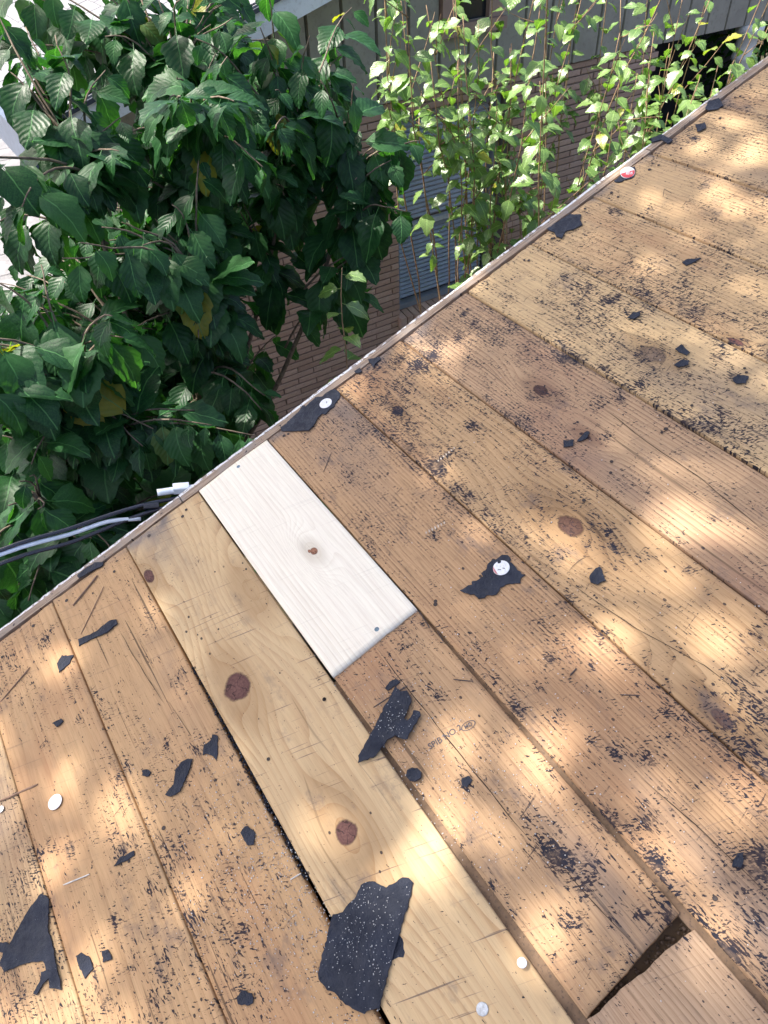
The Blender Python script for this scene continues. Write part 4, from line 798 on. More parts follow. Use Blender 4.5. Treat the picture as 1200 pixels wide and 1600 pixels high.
# bits on the caps
b = MB(); n_ = 8; r0, r1 = 0.0100, 0.0132
for k in range(n_ + 1):
    t = math.radians(125 + 85 * k / n_); w_ = math.sin(math.pi * k / n_)
    b.v += [((r1 - (r1 - r0) * w_) * math.cos(t), (r1 - (r1 - r0) * w_) * math.sin(t), 0), (r1 * math.cos(t), r1 * math.sin(t), 0)]
b.f = [(2*k, 2*k+1, 2*k+3, 2*k+2)[::-1] for k in range(n_)]
q = b.build('red_rim_print', simple('faded_red_print', (0.52, 0.20, 0.20), 0.5), c2); q.location = (0, 0, 0.00135)
for (par, px_, py_, ang, ln) in ((c2, -0.0045, -0.001, 2.3, 0.005), (c1, 0.003, 0.0, 0.9, 0.006), (c2, 0.002, -0.004, 2.1, 0.004)):
    b = MB(); b.box(-ln / 2, ln / 2, -0.0005, 0.0005, 0, 0.0003); q = b.build('dark_fleck', BLK, par); q.location = (px_, py_, 0.0013); q.rotation_euler = (0, 0, ang)
b = MB()
for k in range(9): b.v.append((0.0048 + 0.0030 * math.cos(k * 0.7) * (1 + 0.3 * (k % 2)), 0.0105 + 0.0030 * math.sin(k * 0.7), 0))
b.f = [tuple(range(9))]; q = b.build('felt_bit', FELT, c2); q.location = (0, 0, 0.0016)
# red and white cap: red print with white lettering
c3 = cap('red', 0.0155, 'red and white printed cap tilted up at the roof edge', 0.0065, tilt=(0.28, -0.10), mat=CAPW)
b = MB(); pts = [(0.0148 * math.cos(t), 0.0148 * math.sin(t)) for t in np.linspace(math.radians(-205), math.radians(-12), 20)]
# red field: the part of the disc on the near side
b.v = [(x, y, 0) for x, y in pts]; b.f = [tuple(range(len(pts)))]
q = b.build('red_field', RED, c3); q.location = (0, 0, 0.00135); q.rotation_euler = (0, 0, -0.25)
def text(body, size, mat, parent, loc, rot, name='lettering', ext=0.00012):
    cu = bpy.data.curves.new(name, 'FONT'); cu.body = body; cu.size = size; cu.align_x = 'CENTER'; cu.align_y = 'CENTER'; cu.extrude = ext
    cu.offset = size * 0.012
    to = bpy.data.objects.new(name, cu); COL.objects.link(to)
    dg = bpy.context.evaluated_depsgraph_get(); me = bpy.data.meshes.new_from_object(to.evaluated_get(dg))
    bpy.data.objects.remove(to); bpy.data.curves.remove(cu)
    me.materials.clear(); me.materials.append(mat)
    o = bpy.data.objects.new(name, me); COL.objects.link(o); o.parent = parent; o.location = loc; o.rotation_euler = rot
    return o
text('EB', 0.0098, CAPW, c3, (-0.0005, -0.0015, 0.0017), (0, 0, 0.62))
text('ER', 0.0068, CAPW, c3, (0.0035, -0.0082, 0.0017), (0, 0, 0.62))
# grade stamp on the brown plank
INK = simple('stamp_ink', (0.075, 0.065, 0.075), 0.7)
s0, s1 = DISCS['stamp0'], DISCS['stamp1']; sa = math.atan2(s1[1] - s0[1], s1[0] - s0[0])
text('SPIB NO 2', 0.0125, INK, de1, ((s0[0] + s1[0]) / 2 + 0.004, (s0[1] + s1[1]) / 2 - 0.001, 0.0011), (0, 0, sa + 0.03), 'grade_stamp')
ov = DISCS['oval']; text('MD', 0.0085, INK, de1, (ov[0], ov[1], 0.0011), (0, 0, sa), 'grade_stamp')
b = MB(); n_ = 24
for k in range(n_):
    t = 2 * math.pi * k / n_
    for r in (1.0, 0.87): b.v.append((0.0115 * r * math.cos(t), 0.0062 * r * math.sin(t), 0))
b.f = [(2*k, 2*((k+1) % n_), 2*((k+1) % n_)+1, 2*k+1) for k in range(n_)]
q = b.build('stamp_oval', INK, de1); q.location = (ov[0], ov[1], 0.0012); q.rotation_euler = (0, 0, sa)

# standing nail, flush nail, silver nail
STEEL = simple('bright_steel', (0.75, 0.77, 0.80), 0.35, 0.05, 80, metal=0.6)
GALV = simple('galvanised', (0.45, 0.48, 0.52), 0.45, 0.25, 260, metal=0.4, dirt=(0.2, 0.2, 0.22))
def round_nail(key, r, h, label, mat, z, lean=(0, 0)):
    x, y = DISCS[key]; o = empty('roofing_nail', d2w(x, y, z)); tag(o, label, 'nail')
    o.rotation_euler = (Matrix.Rotation(-PITCH, 3, 'Y') @ Euler((lean[0], lean[1], 0)).to_matrix()).to_euler()
    me = disc_mesh('nail_head', r, 0.0012, 20, 0.25, 0.0003); q = link('nail_head', me, mat, o); q.location = (0, 0, h)
    if h > 0.0015:
        b = MB(); b.tube([(0, 0, -0.004), (0, 0, h)], 0.0016, 8); b.build('shank', mat, o)
    return o
round_nail('nail', 0.0058, 0.008, 'bright nail standing proud at the edge of the pale plank', STEEL, 0.003, (0.05, 0.1))
round_nail('bignail', 0.0072, 0.0003, 'galvanised nail head driven flush into the pale plank near the bottom', GALV, 0.0042)
round_nail('silver', 0.0055, 0.001, 'shiny nail head cut off by the left border of the photo', STEEL, 0.0012)
x, y = DISCS['redtip']
# sticks and splinters
SPL = simple('brown_splinter', (0.24, 0.15, 0.10), 0.8, 0.25, 60); DSP = simple('dark_splinter', (0.06, 0.045, 0.045), 0.7, 0.25, 60)
WST = simple('white_stick', (0.66, 0.63, 0.58), 0.6, 0.1, 60)
def stick(key, label, mat, cat='splinter', z=0.0012, flat=0.5, bend=0.0):
    a, b_, w = STICKS[key]; a = Vector((*a, 0)); b_ = Vector((*b_, 0)); c = (a + b_) / 2; d = (b_ - a); L = d.length; d.normalize(); s = Vector((-d.y, d.x, 0))
    V = []; F = []; n_ = 8; rj = random.Random(sum(map(ord, key)))
    for i in range(n_ + 1):
        t = i / n_; p = (a - c) + d * (L * t) + s * (bend * math.sin(math.pi * t)); ww = w / 2 * (0.75 + 0.3 * rj.random()) * (0.55 if i in (0, n_) else 1)
        hh = w * flat * (0.8 + 0.3 * rj.random())
        V += [tuple(p - s * ww), tuple(p - s * ww * 0.5 + Vector((0, 0, hh))), tuple(p + s * ww * 0.5 + Vector((0, 0, hh))), tuple(p + s * ww)]
        if i: p_, q_ = 4 * (i - 1), 4 * i; F += [(p_ + k, p_ + k + 1, q_ + k + 1, q_ + k) for k in range(3)] + [(p_ + 3, p_, q_, q_ + 3)]
    F += [(0, 3, 2, 1), (4 * n_, 4 * n_ + 1, 4 * n_ + 2, 4 * n_ + 3)]
    o = deck_obj('wood_splinter' if cat == 'splinter' else 'twig', V, F, (c.x, c.y), mat, label, cat, z=z)
    bm = bmesh.new(); bm.from_mesh(o.data); bmesh.ops.recalc_face_normals(bm, faces=bm.faces); bm.to_mesh(o.data); bm.free()
    return o
stick('dark_over_wing', 'dark wood splinter lying over the tip of the forked felt scrap', DSP, z=0.0042, flat=0.6)
stick('brown_wide', 'broad brown splinter near the left roof edge', SPL)
stick('brown_thin', 'long thin brown splinter beside the broad one at left', SPL, flat=0.4)
stick('left_long', 'straight brown splinter slanting down at the far left edge', SPL, flat=0.6)
stick('left_brown', 'brown splinter at far left above the white cap', SPL, flat=0.4)
stick('white', 'short white stick on the lower left planks', WST, 'stick')
stick('dark_short', 'short dark splinter on the brown plank below the white board', DSP)
stick('dark2', 'short level dark splinter on the tight grained plank', DSP)
stick('dark3', 'stubby dark splinter left of the level one', DSP)
stick('twigA', 'upper short black twig at the corner of the white board', DSP, 'twig')
stick('twigB', 'lower short black twig at the corner of the white board', DSP, 'twig')
stick('arcA', 'thin curved twig under the large ringed knot', DSP, 'twig', bend=0.003)
stick('bend1', 'upper leg of a thin black bent twig below the red cap', DSP, 'twig')
stick('bend2', 'lower leg of a thin black bent twig below the red cap', DSP, 'twig')
stick('fleck', 'thin black splinter leaving the right corner of the white board', DSP)
stick('splintEF', 'small dark splinter right of the white board near its top', DSP)
stick('white2', 'pale wood sliver across the wide dark gap', WST, 'stick', z=0.003)
# mineral granules and tar crumbs: countless
gr = np.random.default_rng(3)
def scatter(name, centres, size, mat, label, zoff, cat):
    octv = np.array([(1,0,0),(-1,0,0),(0,1,0),(0,-1,0),(0,0,.8),(0,0,-.8)]) ; octf = np.array([(0,2,4),(2,1,4),(1,3,4),(3,0,4),(2,0,5),(1,2,5),(3,1,5),(0,3,5)])
    n = len(centres); sc = size * gr.uniform(0.5, 1.3, n)[:, None, None] * gr.uniform(0.6, 1.4, (n, 1, 3))
    ang = gr.uniform(0, 6.28, n); c, s = np.cos(ang), np.sin(ang)
    P = octv[None] * sc; X = P[..., 0] * c[:, None] - P[..., 1] * s[:, None]; Y = P[..., 0] * s[:, None] + P[..., 1] * c[:, None]
    V = np.stack([X + centres[:, 0:1], Y + centres[:, 1:2], P[..., 2] + centres[:, 2:3] + zoff], -1).reshape(-1, 3)
    F = (octf[None] + (np.arange(n) * 6)[:, None, None]).reshape(-1, 3)
    o = link(name, np_mesh(name, V, F), mat); o.rotation_euler = ROOF_ROT
    return tag(o, label, cat, kind='stuff')
pts = []
for (cx, cy, sx, sy, n) in ((-0.335, -0.83, 0.05, 0.10, 900), (-0.40, -0.78, 0.06, 0.12, 700), (-0.14, -0.74, 0.04, 0.10, 220), (-0.10, -0.85, 0.05, 0.10, 200), (0.06, -0.80, 0.06, 0.2, 160), (0.3, -0.7, 0.2, 0.2, 120), (-0.44, -0.63, 0.05, 0.08, 200), (-0.25, -0.65, 0.06, 0.2, 120)):
    pts.append(np.stack([gr.normal(cx, sx, n), gr.normal(cy, sy, n), np.full(n, 0.0016)], -1))
P_ = np.concatenate(pts); P_ = P_[P_[:, 1] < -0.06]
scatter('granules', P_, 0.0009, simple('pale_granule', (0.60, 0.60, 0.60), 0.4, 0.2, 200), 'pale mineral granules shed over the lower planks', 0.0, 'granules')
bp = np.array(SCRAPS['big']); cx, cy = bp.mean(0)
n = 420; q = np.stack([gr.normal(cx, 0.035, n), gr.normal(cy, 0.05, n)], -1)
def inside(p, poly):
    c = False; j = len(poly) - 1
    for i in range(len(poly)):
        if (poly[i][1] > p[1]) != (poly[j][1] > p[1]) and p[0] < (poly[j][0] - poly[i][0]) * (p[1] - poly[i][1]) / (poly[j][1] - poly[i][1]) + poly[i][0]: c = not c
        j = i
    return c
q = np.array([p for p in q if inside(p, SCRAPS['big'])]); wq = np.array(SCRAPS['wing']); 
w_ = np.stack([gr.normal(wq[:, 0].mean(), 0.02, 120), gr.normal(wq[:, 1].mean(), 0.025, 120)], -1); w_ = np.array([p for p in w_ if inside(p, SCRAPS['wing'])])
q3 = np.concatenate([np.c_[q, np.full(len(q), ZB + 0.0048)], np.c_[w_, np.full(len(w_), 0.0078)]])
scatter('granules', q3, 0.0007, bpy.data.materials['pale_granule'], 'white mineral granules sticking to the felt scraps', 0.0, 'granules')
n = 900; t_ = gr.uniform(0, 1, n); xs = -0.3554 + 0.002 + gr.normal(0, 0.006, n); ys = -0.35 - 0.42 * t_
scatter('crumbs', np.c_[xs, ys, -0.003 + gr.uniform(-0.004, 0.003, n)], 0.0022, FELT, 'black tar crumbs packed in the wide dark gap', 0.0, 'crumbs')
n = 90; scatter('crumbs', np.c_[gr.uniform(-0.15, 0.0, n), -1.102 + gr.normal(0, 0.005, n), np.full(n, -0.016) + gr.uniform(-0.003, 0.006, n)], 0.0025, simple('dusty_crumb', (0.06, 0.04, 0.028), 0.8), 'brown debris down in the skewed end gap', 0.0, 'crumbs')

# ---------------------------------------------------------------- service cables at the roof edge
CAB = simple('black_cable', (0.012, 0.016, 0.035), 0.22, 0.1, 30, spec=0.8); CABW = simple('conduit_and_highlight', (0.72, 0.80, 0.92), 0.3, 0.06, 30)  # pale blue serves the conduit, the clamp and the painted cable highlight
cbl = empty('service_cable', (-0.15, 0.22, -0.26)); tag(cbl, 'bundle of black cables and pale pipe passing under the roof edge at left', 'cable')
CO = Vector((0.15, -0.22, 0.26))
def curve(pts, n=24):
    out = []
    P = [Vector(p) for p in pts]; P = [P[0]*2 - P[1]] + P + [P[-1]*2 - P[-2]]
    for i in range(1, len(P) - 2):
        for k in range(n // (len(P) - 3)):
            t = k / (n // (len(P) - 3)); p0, p1, p2, p3 = P[i-1], P[i], P[i+1], P[i+2]
            out.append(0.5 * ((2*p1) + (-p0+p2)*t + (2*p0-5*p1+4*p2-p3)*t*t + (-p0+3*p1-3*p2+p3)*t*t*t))
    out.append(P[-2]); return out
def cab(name, pts, r, mat, n=10):
    b = MB(); b.tube([p + CO for p in curve(pts)], r, n); return b.build(name, mat, cbl, True)
cab('black_cable', [(-1.3, 0.34, -0.40), (-0.85, 0.30, -0.27), (-0.568, 0.265, -0.223), (-0.418, 0.262, -0.236), (-0.283, 0.258, -0.243), (-0.16, 0.25, -0.262), (0.10, 0.20, -0.30)], 0.0048, CAB)
cab('black_cable', [(-1.3, 0.32, -0.43), (-0.85, 0.28, -0.29), (-0.565, 0.25, -0.247), (-0.418, 0.245, -0.262), (-0.283, 0.245, -0.262), (-0.16, 0.24, -0.275), (0.10, 0.18, -0.31)], 0.0048, CAB)
cab('cable_highlight', [(-1.3, 0.335, -0.405), (-0.85, 0.295, -0.272), (-0.566, 0.262, -0.232), (-0.418, 0.256, -0.247), (-0.33, 0.252, -0.251), (-0.26, 0.240, -0.27)], 0.0050, CABW)  # pale strand standing in for the sky highlight on the black cables
cab('conduit', [(-0.20, 0.268, -0.238), (-0.13, 0.25, -0.247), (0.0, 0.20, -0.255), (0.25, 0.10, -0.27)], 0.0085, CABW)
b = MB(); b.bbox(-0.019, 0.019, -0.0095, 0.0095, -0.0105, 0.0105, 0.002)
q = b.build('clamp', CABW, cbl); q.location = Vector((-0.145, 0.254, -0.242)) + CO; q.rotation_euler = (0.2, 0.1, -0.35)
bpy.context.view_layer.update()
b = MB(); b.tube([(-0.018, 0, 0), (0.018, 0, 0)], 0.0085, 8)
q = b.build('tape_wrap', CAB, cbl); q.location = Vector((-0.225, 0.25, -0.253)) + CO; q.rotation_euler = (0.2, 0.1, -0.35)

# ================================================================ PLANTS
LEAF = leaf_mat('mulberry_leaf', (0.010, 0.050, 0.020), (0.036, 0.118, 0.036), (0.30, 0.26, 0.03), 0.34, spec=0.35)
LEAF2 = leaf_mat('mulberry_leaf_sunlit', (0.085, 0.17, 0.045), (0.18, 0.285, 0.085), (0.32, 0.30, 0.04), 0.30, rough=0.33, spec=0.9)  # same leaf as the big tree's, sunlight painted into a brighter green
BARK = bark_mat('mulberry_bark', (0.11, 0.085, 0.065), (0.22, 0.175, 0.13)); TWIG = bark_mat('young_stem', (0.22, 0.13, 0.08), (0.38, 0.26, 0.16))
def leaf_geo(seed, lobed=0.0, width=0.78):
    r = random.Random(seed); ns = 9; cols = (-1.0, -0.5, 0.0, 0.5, 1.0)
    prof = [0.10, 0.66, 0.93, 1.0, 0.93, 0.80, 0.60, 0.36, 0.03]
    V = []; UV = []; droop = r.uniform(0.15, 0.5); fold = r.uniform(0.12, 0.42); tw = r.uniform(-0.25, 0.25); side = r.uniform(-0.12, 0.12)
    for i in range(ns):
        t = i / (ns - 1)
        w = prof[i] * width / 2 * (1 + (0.05 if i % 2 else -0.05))
        if lobed and i in (4,): w *= 1 - lobed
        for j, c in enumerate(cols):
            back = -0.10 * (1 - t) ** 3 * abs(c)                      # heart shaped base
            x = c * w + side * math.sin(t * 2.4)
            y = t + back + (0.03 * (1 if i % 2 else -1) if abs(c) == 1 else 0)
            zz = abs(c) * w * fold - droop * t * t + 0.02 * math.sin(t * 17 + j * 2.1) + c * w * tw * t
            if abs(c) == 1: zz -= 0.03 + 0.03 * r.uniform(-1, 1)
            V.append((x, y, zz)); UV.append((0.5 + c * 0.5 * prof[i], t))
    F = []
    for i in range(ns - 1):
        for j in range(4):
            a = i * 5 + j; F.append((a, a + 1, a + 6, a + 5))
    b = len(V); pl = 0.34                                             # petiole
    V += [(-0.010, 0.0, -0.002), (0.010, 0.0, -0.002), (0.007, -pl, 0.05), (-0.007, -pl, 0.05)]
    UV += [(0.5, 0.2)] * 4; F.append((b, b + 3, b + 2, b + 1))
    V = [(x, y + pl, z - 0.05) for x, y, z in V]
    return np.array(V), np.array(F), np.array(UV)
VAR = [leaf_geo(k, 0.0, 0.72 + 0.06 * (k % 4)) for k in range(10)]
VAR_S = [leaf_geo(50 + k, 0.0, 0.70 + 0.07 * (k % 3)) for k in range(8)]
def leaf_mesh(geo, mat):
    V, F, UV = geo; me = np_mesh('leaf', V, F, True); l = me.uv_layers.new(name='leaf')
    vi = np.zeros(len(me.loops), dtype=np.int32); me.loops.foreach_get('vertex_index', vi); l.data.foreach_set('uv', UV[vi].astype(np.float32).ravel())
    me.materials.append(mat); return me
def leaf_frame(pos, d, up, size):
    y = d.normalized(); x = y.cross(up)
    if x.length < 1e-3: x = y.cross(Vector((1, 0.3, 0.2)))
    x.normalize(); z = x.cross(y)
    M = Matrix((x, y, z)).transposed().to_4x4() @ Matrix.Diagonal((size, size, size, 1)); M.translation = pos
    return M
def plant(name, label, cat, base, stems, leaves, geos, lmat, smat, group=None, nparts=300, stemname='stem'):
    """stems: list of (points, radii); leaves: list of (matrix). nearest leaves in view become parts"""
    root = empty(name, base); tag(root, label, cat, group); off = -Vector(base)
    for k, (pts, rad) in enumerate(stems):
        b = MB(); b.tube([Vector(p) + off for p in pts], rad, 6 if max(rad) > 0.01 else 5); b.build('trunk' if max(rad) > 0.03 else stemname, smat, root, True)
    def key(M):
        p = project(M.translation)
        if p is None or not (-20 < p[0] < 1220 and -20 < p[1] < 1100): return 1e9
        if p[1] > 990 - 0.745 * p[0] + 30: return 1e8
        return p[2] / M.to_scale()[0]
    leaves = sorted(leaves, key=key); T0 = Matrix.Translation(off)
    meshes = [leaf_mesh(g_, lmat) for g_ in geos]
    for i, M in enumerate(leaves[:nparts]):
        o = bpy.data.objects.new('leaf', meshes[i % len(meshes)]); COL.objects.link(o); o.parent = root; o.matrix_local = T0 @ M
    rest_ = leaves[nparts:]
    if rest_:
        VV, FF, UU, RR = [], [], [], []; b0 = 0
        for i, M in enumerate(rest_):
            V, F, UV = geos[i % len(geos)]; A = np.array(T0 @ M)
            VV.append(V @ A[:3, :3].T + A[:3, 3]); FF.append(F + b0); b0 += len(V); UU.append(UV); RR.append(np.full(len(V), random.random()))
        V = np.concatenate(VV); F = np.concatenate(FF); UV = np.concatenate(UU)
        me = np_mesh('foliage', V, F, True); l = me.uv_layers.new(name='leaf')
        vi = np.zeros(len(me.loops), dtype=np.int32); me.loops.foreach_get('vertex_index', vi); l.data.foreach_set('uv', UV[vi].astype(np.float32).ravel())
        at = me.attributes.new('rnd', 'FLOAT', 'POINT'); at.data.foreach_set('value', np.concatenate(RR).astype(np.float32))
        o = link('foliage', me, lmat, root); tag(o, kind='stuff')
    return root
R = random.Random(11)
def rv(s): return Vector((R.uniform(-s, s), R.uniform(-s, s), R.uniform(-s, s)))
def shoot(a, b_, sag, n=9, wob=0.02):
    a, b_ = Vector(a), Vector(b_); out = []; w1 = rv(1).normalized() * wob
    for i in range(n + 1):
        t = i / n; p = a.lerp(b_, t); p.z += sag * math.sin(math.pi * t); p += w1 * math.sin(t * 7 + a.x * 9) + rv(wob * 0.12)
        out.append(p)
    return out
def leaves_along(pts, start, spacing, smin, smax, droop=0.7, taper=0.55):
    out = []; L = sum((pts[i+1] - pts[i]).length for i in range(len(pts) - 1)); s = L * start; side = R.random() * 6.28
    acc = 0; i = 0
    while s < L:
        while i < len(pts) - 1 and acc + (pts[i+1] - pts[i]).length < s: acc += (pts[i+1] - pts[i]).length; i += 1
        if i >= len(pts) - 1: break
        seg = pts[i+1] - pts[i]; p = pts[i].lerp(pts[i+1], (s - acc) / seg.length)
        side += 2.4 + R.uniform(-0.5, 0.5); ax = seg.normalized()
        o_ = Vector((math.cos(side), math.sin(side), 0)); o_ = (o_ - ax * o_.dot(ax) + rv(0.2)).normalized()
        d = (o_ * 1.0 + ax * 0.25 + Vector((0, 0, -droop * R.uniform(0.3, 1.4)))).normalized()
        up = (Vector((0, 0, 1)) + o_ * 0.5 + rv(0.35) + Vector((-0.1, -0.25, 0.1))).normalized()
        f = s / L; size = R.uniform(smin, smax) * (1 - taper * max(0, (f - 0.75) / 0.25))
        out.append(leaf_frame(p, d, up, size)); s += spacing * R.uniform(0.7, 1.3)
    return out
# --- big leafy mulberry at left
CL = [(-0.12,1.99,-0.36,0.15,1.0),(0.05,1.96,-0.43,0.19,1.0),(0.20,1.94,-0.22,0.13,0.8),(-0.25,1.90,-0.51,0.18,1.0),(-0.04,1.96,-0.63,0.19,1.0),(1.05,1.41,-0.53,0.08,0.4),(-0.17,1.75,-0.02,0.09,0.6),(0.21,2.06,-0.70,0.20,1.0),(0.26,2.31,0.45,0.19,0.8),(0.61,2.42,0.45,0.20,0.8),(0.76,2.04,0.48,0.17,0.8),(1.03,2.26,0.39,0.16,0.6),(0.72,1.95,-0.21,0.19,1.0),(0.71,1.62,-0.24,0.13,0.8),(0.55,2.18,-0.10,0.19,0.8),(0.50,1.72,-0.55,0.19,1.0),(0.35,1.23,-0.65,0.15,1.0),(1.13,1.24,-0.35,0.09,0.5),(0.27,1.69,-0.86,0.25,1.0),(0.36,0.88,-0.52,0.09,0.8),(0.1,1.66,0.35,0.17,.7),(0.5,2.07,0.36,0.22,.8),(0.38,1.13,0.3,0.17,1.0),(0.94,2.04,0.29,0.18,1),(0.97,1.66,0.24,0.19,1),(1.08,1.41,0.07,0.17,1),(1.40,1.99,0.23,0.14,.5),(0.78,1.43,-0.08,0.14,1),
 (0.2,1.27,0.04,0.16,1),(0.06,1.1,-0.05,0.18,1.1),(-0.24,1.05,-0.11,0.15,.9),(-0.13,1.0,-0.25,0.16,1),(0.22,1.15,-0.35,0.18,1.1),(0.42,1.64,-0.33,0.15,.9),(-0.4,0.93,-0.31,0.15,1),(-0.19,0.84,-0.42,0.16,1),
 (0.04,0.79,-0.49,0.14,1.0),(-0.46,0.75,-0.51,0.15,1),(-0.43,0.6,-0.64,0.11,.8),(-0.64,0.68,-0.68,0.11,.8),(1.20,1.28,-0.11,0.13,.8),(1.30,1.34,0.0,0.1,.6),(0.45,1.4,-0.43,0.12,.7),
 (0.07,1.83,0.49,0.16,.5),(0.69,1.71,0.43,0.13,1),(0.77,1.5,0.13,0.16,1),(0.55,1.5,0.2,0.16,1),(0.35,1.6,0.0,0.18,.9),(0.3,1.8,-0.3,0.2,.9),
 (0.0,1.5,-0.9,0.22,1),(0.3,1.4,-0.95,0.22,1),(-0.3,1.3,-0.9,0.22,1),(-0.45,1.1,-1.2,0.22,1),(0.0,1.1,-1.2,0.22,1),(-0.6,1.3,-0.8,0.2,.9),(0.25,1.2,-1.1,0.18,.8),(-0.2,1.6,-1.6,0.3,1),(0.2,1.7,-1.5,0.3,1),(-0.7,1.2,-1.5,0.3,1),
 (0.1,2.2,-1.2,0.3,1),(-0.3,1.9,-1.1,0.25,1),(0.45,2.0,-1.0,0.22,.8),(-0.15,1.75,-0.5,0.16,.4),(0.5,1.75,0.05,0.18,1),(0.55,1.45,0.0,0.16,1),(0.28,1.55,0.2,0.16,.9),(-0.15,1.4,-0.6,0.2,1),(0.15,1.5,-0.65,0.2,1),(0.55,1.9,-0.9,0.22,.9),(0.3,1.5,-1.3,0.2,.8),(0.25,1.25,-0.75,0.16,.9),(-0.5,1.4,-0.6,0.2,1),(-0.8,1.1,-0.9,0.25,1),(-0.75,0.8,-0.9,0.2,1),(-0.3,0.8,-0.9,0.2,1),(0.1,0.8,-0.9,0.2,1),(-0.55,0.9,-0.05,0.15,.8),(-0.3,1.2,0.25,0.13,.5),(-0.1,0.75,-0.1,0.10,.6)]
stems = []; lv = []
TB = Vector((0.0, 1.75, GZ))
trunk = shoot(TB, (0.02, 1.55, -1.7), 0, 8, 0.03); stems.append((trunk, [0.055 - 0.002 * i for i in range(len(trunk))]))
trunk2 = shoot(TB + Vector((-0.25, -0.2, 0)), (-0.40, 1.15, -1.2), 0, 8, 0.03); stems.append((trunk2, [0.035 - 0.0015 * i for i in range(len(trunk2))]))
mains = []
for tgt in [(0.1, 1.5, 0.1), (-0.2, 1.0, -0.3), (0.5, 1.5, 0.1), (0.9, 1.6, 0.0), (0.6, 1.9, 0.2), (-0.45, 0.8, -0.5), (0.3, 1.15, -0.2), (1.1, 1.45, -0.1)]:
    src = trunk[-1] if tgt[0] > -0.1 else trunk2[-1]
    mp = shoot(src, tgt, -0.12, 10, 0.03); mains.append(mp); stems.append((mp, [0.017 - 0.0010 * i for i in range(len(mp))]))
for cx, cy, cz, r, dens in CL:
    c = Vector((cx, cy, cz))
    best = min((p for mp in mains for p in mp[2:]), key=lambda p: (p - c).length + (0.3 if p.z > cz else 0))
    for k in range(max(2, int(round(5 * dens * (r / 0.16))))):
        tip = c + Vector((R.gauss(0, 0.55), R.gauss(0, 0.55), R.gauss(0.25, 0.5))) * r
        st = best + rv(0.02)
        if (tip - st).length < 0.3: st = best + (best - tip).normalized() * 0.1
        sp = shoot(st, tip, 0.06, 8, 0.015)
        stems.append((sp, [0.0055 - 0.00045 * i for i in range(len(sp))]))
        ln = sum((sp[i+1] - sp[i]).length for i in range(len(sp) - 1))
        lv += leaves_along(sp, max(0.0, 1 - (r * 3.0) / ln), 0.034, 0.085, 0.165, 1.1)
def clear(M):     # keep leaves off the deck and out of the wall
    p = M.translation
    if p.y < 0.16: return False
    if p.y < 0.45 and p.z > -0.25 + (p.x) * 0.36 - 0.1: return False
    return p.y < 3.5
lv = [M for M in lv if clear(M)]
plant('mulberry_tree', 'large dark leafy mulberry tree filling the upper left beside the roof edge', 'tree', TB, stems, lv, VAR, LEAF, BARK, 'mulberry growth between the houses', 300, 'branch')
print('left leaves', len(lv))
# --- sunlit thicket of whips at right
stems = []; lv = []
RB = Vector((2.5, 2.3, GZ))
for k in range(44):
    u_ = R.random()
    bx = 2.30 + 1.75 * u_ + R.uniform(-0.15, 0.15); by = R.uniform(1.9, 2.75)
    tx = bx + (bx - 3.0) * 0.42 + R.uniform(-0.5, 0.35); ty = by + R.uniform(-0.5, 0.3); tz = R.uniform(-0.35, 0.66) - 0.12 * abs(bx - 2.6)
    if k >= 37: bx, by = R.uniform(2.3, 2.7), R.uniform(2.3, 2.7); tx, ty, tz = bx + R.uniform(-0.6, -0.1), by + R.uniform(-0.2, 0.1), R.uniform(-0.05, 0.4)
    sp = shoot((bx, by, GZ), (tx, ty, tz), 0, 14, 0.09)
    stems.append((sp, [0.008 - 0.0004 * i for i in range(len(sp))]))
    lv += leaves_along(sp, (0.60 if k < 37 else 0.70) + 0.1 * R.random(), 0.075, 0.055, 0.125, 0.6, 0.35)
    for q_ in range(3):
        i = R.randint(8, 13) if k < 37 else R.randint(11, 13); s_ = sp[i]; e_ = s_ + Vector((R.uniform(-0.30, 0.30), R.uniform(-0.25, 0.2), R.uniform(0.05, 0.40)))
        sp2 = shoot(s_, e_, 0.0, 6, 0.01); stems.append((sp2, [0.0035 - 0.0004 * j for j in range(len(sp2))])); lv += leaves_along(sp2, 0.2, 0.060, 0.045, 0.11, 0.6, 0.35)
def clear2(M):
    p = M.translation; return p.y < 3.5 and not (p.y < 0.3)
lv = [M for M in lv if clear2(M)]
plant('mulberry_thicket', 'sunlit thicket of thin upright stems with small bright leaves in front of the brick wall', 'shrub', RB, stems, lv, VAR_S, LEAF2, TWIG, 'mulberry growth between the houses', 300)
print('right leaves', len(lv))
# far right whips by the porch
stems = []; lv = []; RB2 = Vector((3.9, 1.9, GZ))
for k in range(11):
    bx = R.uniform(3.5, 4.5); by = R.uniform(1.7, 2.3); sp = shoot((bx, by, GZ), (bx + R.uniform(-0.1, 0.35), by + R.uniform(-0.2, 0.2), R.uniform(-0.55, 0.05)), 0, 12, 0.04)
    stems.append((sp, [0.007 - 0.0004 * i for i in range(len(sp))])); lv += leaves_along(sp, 0.55, 0.05, 0.06, 0.115, 0.5, 0.35)
plant('mulberry_shrub', 'loose green shrub standing before the dark porch opening near the column', 'shrub', RB2, stems, lv, VAR_S, LEAF2, TWIG, 'mulberry growth between the houses', 300)
